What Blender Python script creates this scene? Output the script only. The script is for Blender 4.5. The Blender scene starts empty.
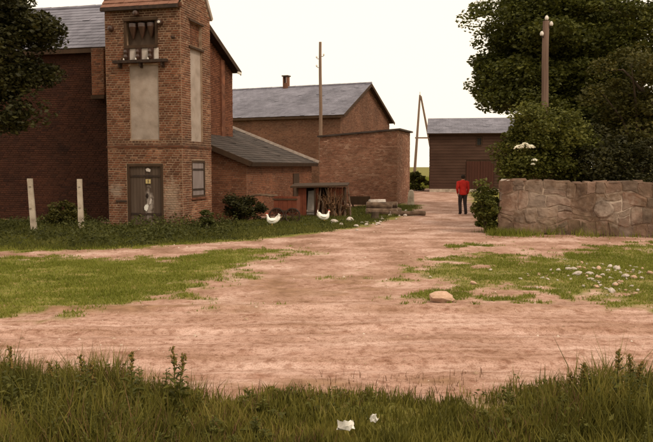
import bpy, math, random
import numpy as np
from mathutils import Vector, Matrix

R = math.radians
rnd = random.Random(7)
rng = np.random.default_rng(11)
SC = bpy.context.scene
COL = SC.collection

# ------------------------------------------------------------------ camera
F = 725.0                     # focal length in photo pixels (653 wide)
CAMH = 2.1
PITCH = math.atan(55.0 / F)
cam_data = bpy.data.cameras.new('camera')
cam = bpy.data.objects.new('camera', cam_data)
COL.objects.link(cam)
cam.location = (0, 0, CAMH)
cam.rotation_euler = (math.pi / 2 - PITCH, 0, 0)
cam_data.sensor_width = 36.0
cam_data.lens = 36.0 * F / 653.0
cam_data.clip_start = 0.05
cam_data.clip_end = 5000
SC.camera = cam

# ------------------------------------------------------------------ sky, sun, exposure
SUN_EL, SUN_AZ = 44.0, 138.0   # azimuth clockwise from +Y (view direction): behind the camera, to the right
world = bpy.data.worlds.new('World')
SC.world = world
world.use_nodes = True
wn = world.node_tree
wn.nodes.clear()
wo = wn.nodes.new('ShaderNodeOutputWorld')
wb = wn.nodes.new('ShaderNodeBackground')
ws = wn.nodes.new('ShaderNodeTexSky')
ws.sky_type = 'NISHITA'
ws.sun_disc = False
ws.sun_elevation = R(SUN_EL)
ws.sun_rotation = R(SUN_AZ)
ws.dust_density = 6.0
ws.air_density = 1.0
wm = wn.nodes.new('ShaderNodeMix')       # an even white cloud deck over the sky
wm.data_type = 'RGBA'
wm.inputs[0].default_value = 0.93
wn.links.new(ws.outputs[0], wm.inputs[6])
wm.inputs[7].default_value = (10.4, 9.0, 7.1, 1)
wn.links.new(wm.outputs[2], wb.inputs[0])
wb.inputs[1].default_value = 0.12
wn.links.new(wb.outputs[0], wo.inputs[0])

sun_data = bpy.data.lights.new('sun', 'SUN')
sun_data.energy = 1.6
sun_data.angle = R(11)
sun_data.color = (1.0, 0.86, 0.68)
sun = bpy.data.objects.new('sun', sun_data)
COL.objects.link(sun)
sd = Vector((math.sin(R(SUN_AZ)) * math.cos(R(SUN_EL)), math.cos(R(SUN_AZ)) * math.cos(R(SUN_EL)), math.sin(R(SUN_EL))))
sun.rotation_euler = sd.to_track_quat('Z', 'Y').to_euler()
sun.location = (20, -5, 30)

vs = SC.view_settings
vs.view_transform = 'Standard'
vs.look = 'None'
vs.exposure = 0.2
vs.gamma = 1.0
vs.use_curve_mapping = False
SC.cycles.max_bounces = 6
SC.cycles.transparent_max_bounces = 8

# ------------------------------------------------------------------ helpers
def ray(u, v):
    a, b = (u - 326.5) / F, (221.0 - v) / F
    c, s = math.cos(PITCH), math.sin(PITCH)
    return Vector((a, c + b * s, -s + b * c))

def G(u, v, z=0.0):
    """ground point of the place seen at photo pixel u, v"""
    d = ray(u, v)
    t = (z - CAMH) / d.z
    return Vector((d.x * t, d.y * t, z))

def P(u, v, y):
    """point at world depth y seen at photo pixel u, v"""
    d = ray(u, v)
    t = y / d.y
    return Vector((d.x * t, y, CAMH + d.z * t))

def hash2(ix, iy, seed):
    n = (ix.astype(np.int64) * 374761393 + iy.astype(np.int64) * 668265263 + seed * 974711) & 0x7fffffff
    n = ((n ^ (n >> 13)) * 1274126177) & 0x7fffffff
    n = n ^ (n >> 16)
    return (n & 0xffff) / 65535.0

def vnoise(x, y, seed=0):
    x = np.asarray(x, float); y = np.asarray(y, float)
    ix, iy = np.floor(x), np.floor(y)
    fx, fy = x - ix, y - iy
    fx = fx * fx * (3 - 2 * fx); fy = fy * fy * (3 - 2 * fy)
    a = hash2(ix, iy, seed); b = hash2(ix + 1, iy, seed)
    c = hash2(ix, iy + 1, seed); d = hash2(ix + 1, iy + 1, seed)
    return (a * (1 - fx) + b * fx) * (1 - fy) + (c * (1 - fx) + d * fx) * fy

def fbm(x, y, seed=0, oct=4):
    s, a, t = 0, 1.0, 0
    for k in range(oct):
        s = s + a * vnoise(np.asarray(x) * 2 ** k, np.asarray(y) * 2 ** k, seed + k * 17)
        t += a; a *= 0.5
    return s / t

def tag(o, label=None, cat=None, group=None, kind=None):
    if label: o['label'] = label
    if cat: o['category'] = cat
    if group: o['group'] = group
    if kind: o['kind'] = kind
    return o

def link(name, mesh, parent=None, m=None):
    o = bpy.data.objects.new(name, mesh)
    COL.objects.link(o)
    if parent is not None: o.parent = parent
    if m is not None and mesh is not None and not mesh.materials:
        mesh.materials.append(m)
    return o

def thing(name, label, cat, loc=(0, 0, 0), rz=0.0, group=None):
    o = link(name, None)
    o.location = loc; o.rotation_euler = (0, 0, rz)
    o.empty_display_size = 0.2
    return tag(o, label, cat, group)

class MB:
    def __init__(s): s.v = []; s.f = []
    def add(s, vs, fs):
        n = len(s.v); s.v += [tuple(p) for p in vs]; s.f += [tuple(i + n for i in f) for f in fs]; return s
    def box(s, x0, x1, y0, y1, z0, z1):
        return s.add([(x0,y0,z0),(x1,y0,z0),(x1,y1,z0),(x0,y1,z0),(x0,y0,z1),(x1,y0,z1),(x1,y1,z1),(x0,y1,z1)],
                     [(0,3,2,1),(4,5,6,7),(0,1,5,4),(1,2,6,5),(2,3,7,6),(3,0,4,7)])
    def tube(s, pts, rad, seg=8, cap=True, squash=1.0):
        pts = [Vector(p) for p in pts]
        if not hasattr(rad, '__len__'): rad = [rad] * len(pts)
        base = len(s.v); up = None
        for i, p in enumerate(pts):
            t = (pts[min(i + 1, len(pts) - 1)] - pts[max(i - 1, 0)]).normalized()
            if up is None:
                up = t.cross(Vector((0, 0, 1)))
                if up.length < 0.05: up = t.cross(Vector((1, 0, 0)))
                up.normalize()
            up = (up - t * up.dot(t)).normalized()
            w = t.cross(up)
            for k in range(seg):
                a = 2 * math.pi * k / seg
                q = p + (up * math.cos(a) + w * math.sin(a) * squash) * rad[i]
                s.v.append(tuple(q))
        for i in range(len(pts) - 1):
            for k in range(seg):
                a = base + i * seg + k; b = base + i * seg + (k + 1) % seg
                s.f.append((a, b, b + seg, a + seg))
        if cap:
            s.f.append(tuple(base + k for k in reversed(range(seg))))
            s.f.append(tuple(base + (len(pts) - 1) * seg + k for k in range(seg)))
        return s
    def build(s, name, m, parent=None, smooth=False, kind=None):
        me = bpy.data.meshes.new(name)
        me.from_pydata(s.v, [], s.f)
        if smooth: me.polygons.foreach_set('use_smooth', [True] * len(me.polygons))
        me.update()
        o = link(name, me, parent, m)
        if kind: o['kind'] = kind
        return o

def fast_mesh(name, verts, faces, m, parent=None, smooth=False, attrs=None):
    verts = np.asarray(verts, np.float32); faces = np.asarray(faces, np.int32)
    k = faces.shape[1]
    me = bpy.data.meshes.new(name)
    me.vertices.add(len(verts)); me.vertices.foreach_set('co', verts.ravel())
    me.loops.add(faces.size); me.loops.foreach_set('vertex_index', faces.ravel())
    me.polygons.add(len(faces))
    me.polygons.foreach_set('loop_start', np.arange(0, faces.size, k, dtype=np.int32))
    me.polygons.foreach_set('loop_total', np.full(len(faces), k, np.int32))
    if smooth: me.polygons.foreach_set('use_smooth', np.ones(len(faces), bool))
    if attrs:
        for an, av in attrs.items():
            at = me.attributes.new(an, 'FLOAT', 'POINT'); at.data.foreach_set('value', np.asarray(av, np.float32))
    me.update(calc_edges=True)
    me.validate()
    return link(name, me, parent, m)

def copy_tree(o, parent=None):
    c = o.copy(); COL.objects.link(c); c.parent = parent
    for ch in o.children: copy_tree(ch, c)
    return c

# ------------------------------------------------------------------ materials
def srgb(r, g, b):
    f = lambda c: (c / 255 / 12.92) if c / 255 <= 0.04045 else ((c / 255 + 0.055) / 1.055) ** 2.4
    return (f(r), f(g), f(b), 1)

def c4(c): return tuple(c) if len(c) == 4 else tuple(c) + (1,)

def material(name, cols, rough=0.9, nscale=3.0, island=0.0, bump=0.0, bscale=40.0, patch=None, trans=0.0, spec=0.25, detail=6.0, metal=0.0, stretch=None, coord='Object', stain=None):
    """noise-ramped base colour; island: share of random tone for each loose piece; patch: list of (centre, radius, colour, amount, scale) stains and painted shade"""
    m = bpy.data.materials.new(name); m.use_nodes = True
    nt = m.node_tree; N = nt.nodes; L = nt.links
    b = N['Principled BSDF']; out = N['Material Output']
    b.inputs['Roughness'].default_value = rough
    b.inputs['Specular IOR Level'].default_value = spec
    b.inputs['Metallic'].default_value = metal
    tc = N.new('ShaderNodeTexCoord'); src = tc.outputs[coord]
    if stretch:
        mp = N.new('ShaderNodeMapping'); mp.inputs['Scale'].default_value = stretch
        L.new(src, mp.inputs[0]); ssrc = mp.outputs[0]
    else: ssrc = src
    no = N.new('ShaderNodeTexNoise'); no.inputs['Scale'].default_value = nscale; no.inputs['Detail'].default_value = detail
    L.new(ssrc, no.inputs['Vector'])
    fac = no.outputs[0]
    mr = N.new('ShaderNodeMapRange'); mr.inputs[1].default_value = 0.3; mr.inputs[2].default_value = 0.7
    L.new(fac, mr.inputs[0]); fac = mr.outputs[0]
    if island > 0:
        ge = N.new('ShaderNodeNewGeometry')
        mx = N.new('ShaderNodeMix'); mx.inputs[0].default_value = island
        L.new(fac, mx.inputs[2]); L.new(ge.outputs['Random Per Island'], mx.inputs[3]); fac = mx.outputs[0]
    cr = N.new('ShaderNodeValToRGB'); e = cr.color_ramp.elements
    n = len(cols)
    e[0].position = 0.0; e[0].color = c4(cols[0]); e[1].position = 1.0; e[1].color = c4(cols[-1])
    for i in range(1, n - 1):
        q = e.new(i / (n - 1)); q.color = c4(cols[i])
    L.new(fac, cr.inputs[0]); col = cr.outputs[0]
    for (cen, rad, pc, amt, psc) in (patch or []):
        mp = N.new('ShaderNodeMapping'); mp.vector_type = 'POINT'
        mp.inputs['Location'].default_value = tuple(-cen[i] / rad[i] for i in range(3)); mp.inputs['Scale'].default_value = tuple(1.0 / r for r in rad)
        L.new(src, mp.inputs[0])
        ln = N.new('ShaderNodeVectorMath'); ln.operation = 'LENGTH'; L.new(mp.outputs[0], ln.inputs[0])
        pn = N.new('ShaderNodeTexNoise'); pn.inputs['Scale'].default_value = psc; pn.inputs['Detail'].default_value = 5; L.new(src, pn.inputs['Vector'])
        ma = N.new('ShaderNodeMath'); ma.operation = 'MULTIPLY_ADD'; L.new(pn.outputs[0], ma.inputs[0]); ma.inputs[1].default_value = 2.4; ma.inputs[2].default_value = -1.2
        ad = N.new('ShaderNodeMath'); ad.operation = 'SUBTRACT'; L.new(ln.outputs['Value'], ad.inputs[0]); L.new(ma.outputs[0], ad.inputs[1])
        r2 = N.new('ShaderNodeMapRange'); r2.inputs[1].default_value = 1.15; r2.inputs[2].default_value = 0.45; r2.inputs[3].default_value = 0; r2.inputs[4].default_value = amt
        L.new(ad.outputs[0], r2.inputs[0])
        m2 = N.new('ShaderNodeMix'); m2.data_type = 'RGBA'; L.new(r2.outputs[0], m2.inputs[0]); L.new(col, m2.inputs[6]); m2.inputs[7].default_value = c4(pc); col = m2.outputs[2]
    if stain:
        sn = N.new('ShaderNodeTexNoise'); sn.inputs['Scale'].default_value = stain[0]; sn.inputs['Detail'].default_value = 7; sn.inputs['Roughness'].default_value = 0.65; L.new(src, sn.inputs['Vector'])
        sr = N.new('ShaderNodeMapRange'); sr.inputs[1].default_value = 0.33; sr.inputs[2].default_value = 0.66; sr.inputs[3].default_value = 1 - stain[1]; sr.inputs[4].default_value = 1 + stain[1] * 0.35; L.new(sn.outputs[0], sr.inputs[0])
        sm = N.new('ShaderNodeVectorMath'); sm.operation = 'SCALE'; L.new(col, sm.inputs[0]); L.new(sr.outputs[0], sm.inputs['Scale']); col = sm.outputs[0]
    L.new(col, b.inputs['Base Color'])
    if bump > 0:
        bn = N.new('ShaderNodeTexNoise'); bn.inputs['Scale'].default_value = bscale; bn.inputs['Detail'].default_value = 5
        L.new(ssrc, bn.inputs['Vector'])
        bp = N.new('ShaderNodeBump'); bp.inputs['Strength'].default_value = bump; bp.inputs['Distance'].default_value = 0.02
        L.new(bn.outputs[0], bp.inputs['Height']); L.new(bp.outputs[0], b.inputs['Normal'])
    if trans > 0:
        tr = N.new('ShaderNodeBsdfTranslucent'); L.new(col, tr.inputs[0])
        ms = N.new('ShaderNodeMixShader'); ms.inputs[0].default_value = trans
        L.new(b.outputs[0], ms.inputs[1]); L.new(tr.outputs[0], ms.inputs[2]); L.new(ms.outputs[0], out.inputs[0])
    return m

BRICK = [(0.044, 0.017, 0.010), (0.155, 0.054, 0.027), (0.21, 0.079, 0.041), (0.10, 0.036, 0.019), (0.265, 0.119, 0.066), (0.34, 0.185, 0.115)]
M = {}
M['mortar'] = material('mortar', [(0.21, 0.138, 0.090), (0.33, 0.235, 0.165)], nscale=5, bump=0.4)
M['tower_brick'] = material('tower_brick', BRICK, nscale=1.6, island=0.62, bump=0.35, stain=(0.7, 0.55), bscale=60,
    patch=[((-0.42, 0, 0.95), (0.34, 3, 0.75), (0.50, 0.39, 0.30), 0.5, 9), ((-2.5, 0, 1.25), (0.28, 3, 0.25), (0.48, 0.40, 0.33), 0.45, 10),
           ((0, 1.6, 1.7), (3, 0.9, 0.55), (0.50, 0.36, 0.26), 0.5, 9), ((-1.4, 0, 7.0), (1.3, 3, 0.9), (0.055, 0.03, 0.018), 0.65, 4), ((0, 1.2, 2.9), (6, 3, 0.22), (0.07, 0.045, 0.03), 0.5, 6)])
M['hall_brick'] = material('hall_brick', [(0.022, 0.0068, 0.0038), (0.043, 0.0130, 0.0068), (0.062, 0.020, 0.010), (0.034, 0.0105, 0.0056)], nscale=1.2, island=0.55, bump=0.3, stain=(0.55, 0.4), bscale=60)  # part of the dark tone is tree shade put into the brick colour
M['hall_mortar'] = material('hall_mortar', [(0.025, 0.0125, 0.0075), (0.045, 0.022, 0.013)], nscale=4, bump=0.3)  # joints darkened along with the brick, same shade put into the colour
M['lean_brick'] = material('lean_brick', [(0.07, 0.025, 0.014), (0.16, 0.058, 0.029), (0.205, 0.079, 0.041), (0.115, 0.041, 0.021), (0.26, 0.125, 0.072)], nscale=1.3, island=0.5, bump=0.3, stain=(0.55, 0.4), bscale=60)
M['shed_brick'] = material('shed_brick', [(0.105, 0.044, 0.027), (0.23, 0.101, 0.062), (0.295, 0.14, 0.090), (0.17, 0.072, 0.044), (0.345, 0.19, 0.13), (0.42, 0.27, 0.20)], nscale=1.5, island=0.6, bump=0.3, stain=(0.55, 0.35), bscale=60,
    patch=[((-2.2, 0, 2.2), (2.0, 4, 1.0), (0.36, 0.22, 0.15), 0.15, 5)])
M['barn_brick'] = material('barn_brick', [(0.075, 0.030, 0.019), (0.135, 0.057, 0.035), (0.18, 0.082, 0.050), (0.105, 0.043, 0.027), (0.22, 0.112, 0.072)], nscale=1.2, island=0.45, bump=0.3, stain=(0.55, 0.35), bscale=60)
M['slate'] = material('slate', [(0.135, 0.13, 0.16), (0.19, 0.183, 0.222), (0.24, 0.232, 0.28)], rough=0.8, nscale=0.9, island=0.4, stain=(0.35, 0.3), bump=0.2)
M['slate_dark'] = material('slate_dark', [(0.030, 0.021, 0.018), (0.052, 0.037, 0.031), (0.090, 0.068, 0.060)], rough=0.85, nscale=0.9, island=0.4, stain=(0.6, 0.4), bump=0.2)
M['clay_tile'] = material('clay_tile', [(0.13, 0.055, 0.035), (0.20, 0.095, 0.065), (0.26, 0.14, 0.10)], rough=0.85, nscale=2.5, island=0.5, bump=0.25)
M['plaster'] = material('plaster', [(0.24, 0.19, 0.155), (0.33, 0.265, 0.225), (0.38, 0.315, 0.275)], nscale=2.2, bump=0.3, bscale=18, detail=8, stain=(0.9, 0.18))
M['plaster_white'] = material('plaster_white', [(0.40, 0.34, 0.30), (0.58, 0.52, 0.48)], nscale=4, bump=0.3, bscale=18)
M['dark_wood'] = material('dark_wood', [(0.03, 0.017, 0.010), (0.065, 0.036, 0.02)], nscale=4, stretch=(1, 1, 0.15), bump=0.4, bscale=25, island=0.3)
M['door_wood'] = material('door_wood', [(0.045, 0.029, 0.020), (0.075, 0.050, 0.036), (0.105, 0.074, 0.055)], nscale=5, stretch=(1, 1, 0.12), bump=0.4, bscale=20, island=0.4,
    patch=[((-1.28, 0, 0.75), (0.13, 3, 0.55), (0.55, 0.47, 0.42), 0.45, 9)])
M['shutter'] = material('shutter', [(0.15, 0.115, 0.105), (0.25, 0.205, 0.20)], nscale=5, stretch=(1, 1, 0.2), bump=0.3, island=0.35)
M['barn_wood'] = material('barn_wood', [(0.042, 0.021, 0.014), (0.060, 0.031, 0.021), (0.080, 0.043, 0.030)], nscale=2.5, stretch=(0.25, 1, 1), bump=0.4, bscale=20, island=0.3)
M['red_door'] = material('red_door', [(0.045, 0.017, 0.011), (0.072, 0.026, 0.017)], nscale=3, stretch=(1, 1, 0.2), bump=0.3, island=0.4)
M['board_edge'] = material('board_edge', [(0.32, 0.25, 0.21), (0.48, 0.40, 0.35)], nscale=5, bump=0.2)
M['white_trim'] = material('white_trim', [(0.62, 0.58, 0.50), (0.74, 0.70, 0.62)], nscale=6)
M['iron'] = material('iron', [(0.018, 0.012, 0.010), (0.05, 0.028, 0.018)], rough=0.65, nscale=8)
M['ceramic'] = material('ceramic', [(0.03, 0.014, 0.010), (0.06, 0.028, 0.018)], rough=0.3, nscale=8, spec=0.5)
M['porcelain'] = material('porcelain', [(0.55, 0.5, 0.46), (0.66, 0.62, 0.57)], rough=0.35, nscale=6, spec=0.5)
M['yellow'] = material('yellow', [(0.42, 0.32, 0.14), (0.50, 0.39, 0.18)], rough=0.6, nscale=8)
M['black'] = material('black', [(0.012, 0.011, 0.010), (0.02, 0.018, 0.016)], rough=0.7)
M['paper'] = material('paper', [(0.55, 0.52, 0.47), (0.70, 0.67, 0.62)], rough=0.8, nscale=9, bump=0.3, bscale=30)
M['concrete'] = material('concrete', [(0.25, 0.20, 0.155), (0.40, 0.33, 0.26), (0.50, 0.43, 0.35)], nscale=3.5, bump=0.5, bscale=35, detail=8)
M['pole_wood'] = material('pole_wood', [(0.10, 0.062, 0.046), (0.19, 0.125, 0.098)], nscale=5, stretch=(1, 1, 0.1), bump=0.4, bscale=20)
M['pole_far'] = material('pole_far', [(0.15, 0.095, 0.065), (0.22, 0.15, 0.11)], nscale=5, stretch=(1, 1, 0.1), bump=0.3)
M['bark'] = material('bark', [(0.035, 0.024, 0.015), (0.085, 0.058, 0.038)], nscale=6, stretch=(1, 1, 0.25), bump=0.8, bscale=16)
M['log'] = material('log', [(0.05, 0.03, 0.02), (0.11, 0.07, 0.046), (0.17, 0.115, 0.08)], nscale=5, bump=0.5, bscale=20)
M['stick'] = material('stick', [(0.06, 0.028, 0.015), (0.12, 0.06, 0.03), (0.20, 0.115, 0.06)], nscale=5, island=0.6)
M['stone_pale'] = material('stone_pale', [(0.34, 0.27, 0.225), (0.52, 0.45, 0.40), (0.66, 0.60, 0.55)], nscale=5, bump=0.5, bscale=20)
M['stone_pink'] = material('stone_pink', [(0.44, 0.28, 0.19), (0.58, 0.40, 0.30)], nscale=7, bump=0.5, bscale=25)
M['rust'] = material('rust', [(0.07, 0.020, 0.011), (0.12, 0.032, 0.016), (0.16, 0.05, 0.026)], nscale=5, island=0.5, bump=0.3)
M['hen'] = material('hen', [(0.72, 0.69, 0.62), (0.82, 0.80, 0.75)], nscale=12, bump=0.4, bscale=40)
M['comb'] = material('comb', [(0.45, 0.03, 0.02), (0.55, 0.05, 0.03)], nscale=12)
M['beak'] = material('beak', [(0.45, 0.28, 0.08), (0.55, 0.35, 0.1)], nscale=12)
M['skin'] = material('skin', [(0.42, 0.23, 0.15), (0.48, 0.27, 0.18)], rough=0.6, nscale=8)
M['red_cloth'] = material('red_cloth', [(0.34, 0.014, 0.011), (0.48, 0.026, 0.018)], nscale=9, bump=0.5, bscale=14)
M['dark_cloth'] = material('dark_cloth', [(0.018, 0.012, 0.012), (0.035, 0.024, 0.022)], nscale=9, bump=0.4, bscale=14)
M['hair'] = material('hair', [(0.012, 0.008, 0.006), (0.03, 0.018, 0.012)], nscale=20, bump=0.6, bscale=60)
# foliage
M['leaf_dark'] = material('leaf_dark', [(0.010, 0.010, 0.002), (0.028, 0.027, 0.005), (0.06, 0.055, 0.01)], rough=0.65, nscale=0.9, island=0.55, trans=0.18, coord='Object')
M['leaf_tree'] = material('leaf_tree', [(0.025, 0.028, 0.004), (0.066, 0.072, 0.010), (0.135, 0.134, 0.020)], rough=0.6, nscale=0.8, island=0.5, trans=0.25)
M['leaf_shrub'] = material('leaf_shrub', [(0.034, 0.037, 0.005), (0.085, 0.090, 0.013), (0.155, 0.148, 0.026)], rough=0.6, nscale=1.1, island=0.5, trans=0.25)
M['leaf_rust'] = material('leaf_rust', [(0.025, 0.024, 0.004), (0.062, 0.058, 0.010), (0.12, 0.098, 0.018)], rough=0.6, nscale=1.1, island=0.5, trans=0.25)
M['leaf_weed'] = material('leaf_weed', [(0.025, 0.028, 0.006), (0.055, 0.06, 0.012), (0.11, 0.108, 0.022)], rough=0.65, nscale=1.5, island=0.5, trans=0.25)
M['flower'] = material('flower', [(0.74, 0.70, 0.55), (0.82, 0.80, 0.68)], nscale=9)
M['grass_lawn'] = material('grass_lawn', [(0.10, 0.115, 0.012), (0.165, 0.18, 0.022), (0.27, 0.25, 0.055)], rough=0.7, nscale=0.7, island=0.5, trans=0.3)
M['grass_tall'] = material('grass_tall', [(0.038, 0.036, 0.006), (0.090, 0.084, 0.013), (0.175, 0.154, 0.027), (0.29, 0.215, 0.06)], rough=0.65, nscale=1.7, island=0.45, trans=0.3)
M['grass_verge'] = material('grass_verge', [(0.045, 0.05, 0.009), (0.085, 0.09, 0.015), (0.16, 0.145, 0.032)], rough=0.7, nscale=0.9, island=0.5, trans=0.3)
M['weed_tall'] = material('weed_tall', [(0.040, 0.042, 0.007), (0.085, 0.086, 0.014), (0.15, 0.135, 0.026)], rough=0.65, nscale=3, island=0.5, trans=0.25)
M['seed_head'] = material('seed_head', [(0.09, 0.06, 0.015), (0.18, 0.12, 0.03)], nscale=6, island=0.5)

# ------------------------------------------------------------------ ground sheet: grass, dirt road and farm track share one surface
def poly(px): return np.array([G(u, v)[:2] for u, v in px])

def sdist(pol, x, y):
    """signed distance to a polygon, positive inside"""
    x = np.asarray(x, float); y = np.asarray(y, float)
    ins = np.zeros(x.shape, bool); d = np.full(x.shape, 1e9)
    n = len(pol)
    for i in range(n):
        ax, ay = pol[i]; bx, by = pol[(i + 1) % n]
        ex, ey = bx - ax, by - ay
        t = np.clip(((x - ax) * ex + (y - ay) * ey) / (ex * ex + ey * ey + 1e-12), 0, 1)
        d = np.minimum(d, np.hypot(x - ax - t * ex, y - ay - t * ey))
        c = (ay > y) != (by > y)
        ins ^= c & (x < (bx - ax) * (y - ay) / (by - ay + 1e-12) + ax)
    return np.where(ins, d, -d)

LAWN = poly([(-150, 258), (0, 257), (60, 258), (150, 258), (240, 249), (292, 249), (262, 260), (222, 276), (188, 297), (150, 305), (60, 308), (-150, 310)])
PATCH = poly([(382, 277), (420, 263), (480, 256), (540, 250), (640, 246), (760, 244), (760, 309), (640, 309), (600, 306), (545, 304), (480, 298), (428, 288)])
VERGE = poly([(-150, 221), (60, 221), (104, 223), (110, 227), (222, 224), (265, 219), (330, 214), (350, 207), (400, 203), (422, 205), (412, 214), (392, 219), (360, 227), (318, 234), (260, 239), (200, 243), (100, 250), (-150, 256)])
TUFT = poly([(440, 246), (478, 243), (488, 246), (452, 249)])
ROADN = 6.75; ROADF = 10.55          # near and far edge of the dirt road

def smooth(t): t = np.clip(t, 0, 1); return t * t * (3 - 2 * t)

def green(x, y):
    n1 = fbm(x * 0.8, y * 0.8, 3) - 0.5
    n2 = fbm(x * 3.1, y * 3.1, 9) - 0.5
    nz = n1 * 2.0 + n2 * 2.2
    lawn = smooth((sdist(LAWN, x, y) + 0.25 + nz * 0.9) / 0.75)
    pat = smooth((sdist(PATCH, x, y) * 0.8 + 0.22 + nz * 1.5) / 0.9) * 0.92
    ver = smooth((sdist(VERGE, x, y) + 0.25 + nz * 0.5) / 0.5)
    edge = 0.55 * smooth((0.35 - np.abs(y - 10.55 + n1 * 0.5)) / 0.25) * smooth((-x - 1.2 + n2 * 3) / 0.6) * smooth((fbm(x * 2.1, y * 2.1, 15) - .42) / .15)
    tuf = smooth((sdist(TUFT, x, y) + 0.15 + nz * 0.7) / 0.5)
    fg = smooth((ROADN - 0.25 - y + nz * 0.45 + 0.16 * np.clip(np.abs(x) - 0.5, 0, 3)) / 0.5)
    back = np.maximum(smooth((y - 66 + n1 * 6) / 4), smooth((-x * 1.0 - 11.5 + n1 * 3) / 2) * (y > 20))
    back = np.maximum(back, smooth((y - 23.6 + n1) / 1.5) * smooth((x - 5.0 - np.clip(y - 24, 0, 40) * 0.17 + n1) / 0.8) * (y < 60))
    side = smooth((y - 43 + n1 * 4) / 3) * smooth((4.6 + (y - 43) * 0.13 - x + n1 * 2) / 1.0)
    return np.clip(np.maximum.reduce([lawn, pat, ver, tuf, fg, back, side, edge]), 0, 1)

def gh(x, y):
    """terrain height"""
    x = np.asarray(x, float); y = np.asarray(y, float)
    h = (fbm(x * 0.5, y * 0.5, 21) - 0.5) * 0.07 + (fbm(x * 2.2, y * 2.2, 33, 2) - 0.5) * 0.035
    wob = (fbm(x * 0.3, y * 0 + 4, 50, 2) - 0.5) * 0.5
    for yc in (7.55, 9.15):
        h = h - 0.045 * np.exp(-((y - yc - wob) / 0.2) ** 2)
    for yc in (7.15, 8.05, 8.6, 9.75):
        h = h - 0.014 * np.exp(-((y - yc - wob * 1.2) / 0.09) ** 2)
    h = h + 0.05 * np.exp(-((y - 10.65 - wob) / 0.25) ** 2)
    h = h * np.clip((70 - y) / 30, 0, 1) * np.clip((40 - np.abs(x)) / 15, 0, 1)
    return h

def gz(x, y): return float(gh(np.array([x]), np.array([y]))[0])

def axis(a, b, step, far, grow):
    c = list(np.arange(a, b + 1e-6, step)); s = step
    lo, hi = [], []
    p = b
    while p < far: s *= grow; p += s; hi.append(p)
    s = step; p = a
    while p > -far: s *= grow; p -= s; lo.append(p)
    return np.array(lo[::-1] + c + hi)

gx = axis(-13.0, 13.0, 0.11, 1500, 1.22)
ys = [-1500, -700, -300, -120, -50, -20, -8, -3, 0, 2, 3, 3.6]; p, s = 4.0, 0.085
while p < 62: ys.append(p); s = 0.085 + max(0, p - 9) * 0.0075; p += s
while p < 1500: ys.append(p); s *= 1.25; p += s
gy = np.array(ys)
GX, GY = np.meshgrid(gx, gy)
gv = np.stack([GX, GY, gh(GX, GY)], -1).reshape(-1, 3)
gg = green(GX, GY).ravel()
n_e = fbm(GX * 1.3, GY * 2.2, 55)
ge_ = np.maximum.reduce([np.exp(-((GY - 10.45 + (n_e - .5) * .8) / 0.28) ** 2) * (0.35 + 0.65 * smooth((-GX + 0.5) / 3)), 0.9 * np.exp(-((GY - 6.95 + (n_e - .5) * 1.0) / 0.22) ** 2),
    0.8 * np.exp(-((GX + 0.2 + (n_e - .5) * 2.5) / 1.4) ** 2 - ((GY - 12.6) / 1.8) ** 2)]) * smooth((fbm(GX * 1.8, GY * 3.0, 57) - .36) / .2)
ge_ = ge_.ravel()
nx, ny = len(gx), len(gy)
ii = np.arange(nx * ny).reshape(ny, nx)
gf = np.stack([ii[:-1, :-1], ii[:-1, 1:], ii[1:, 1:], ii[1:, :-1]], -1).reshape(-1, 4)
fc = gv[gf].mean(1); fgreen = gg[gf].mean(1)
is_road = (fc[:, 1] > ROADN - 0.25) & (fc[:, 1] < ROADF + 0.1) & (np.abs(fc[:, 0]) < 60)
is_track = ~is_road & (fgreen < 0.4) & (fc[:, 1] > ROADF) & (fc[:, 1] < 66) & (np.abs(fc[:, 0]) < 13)

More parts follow.
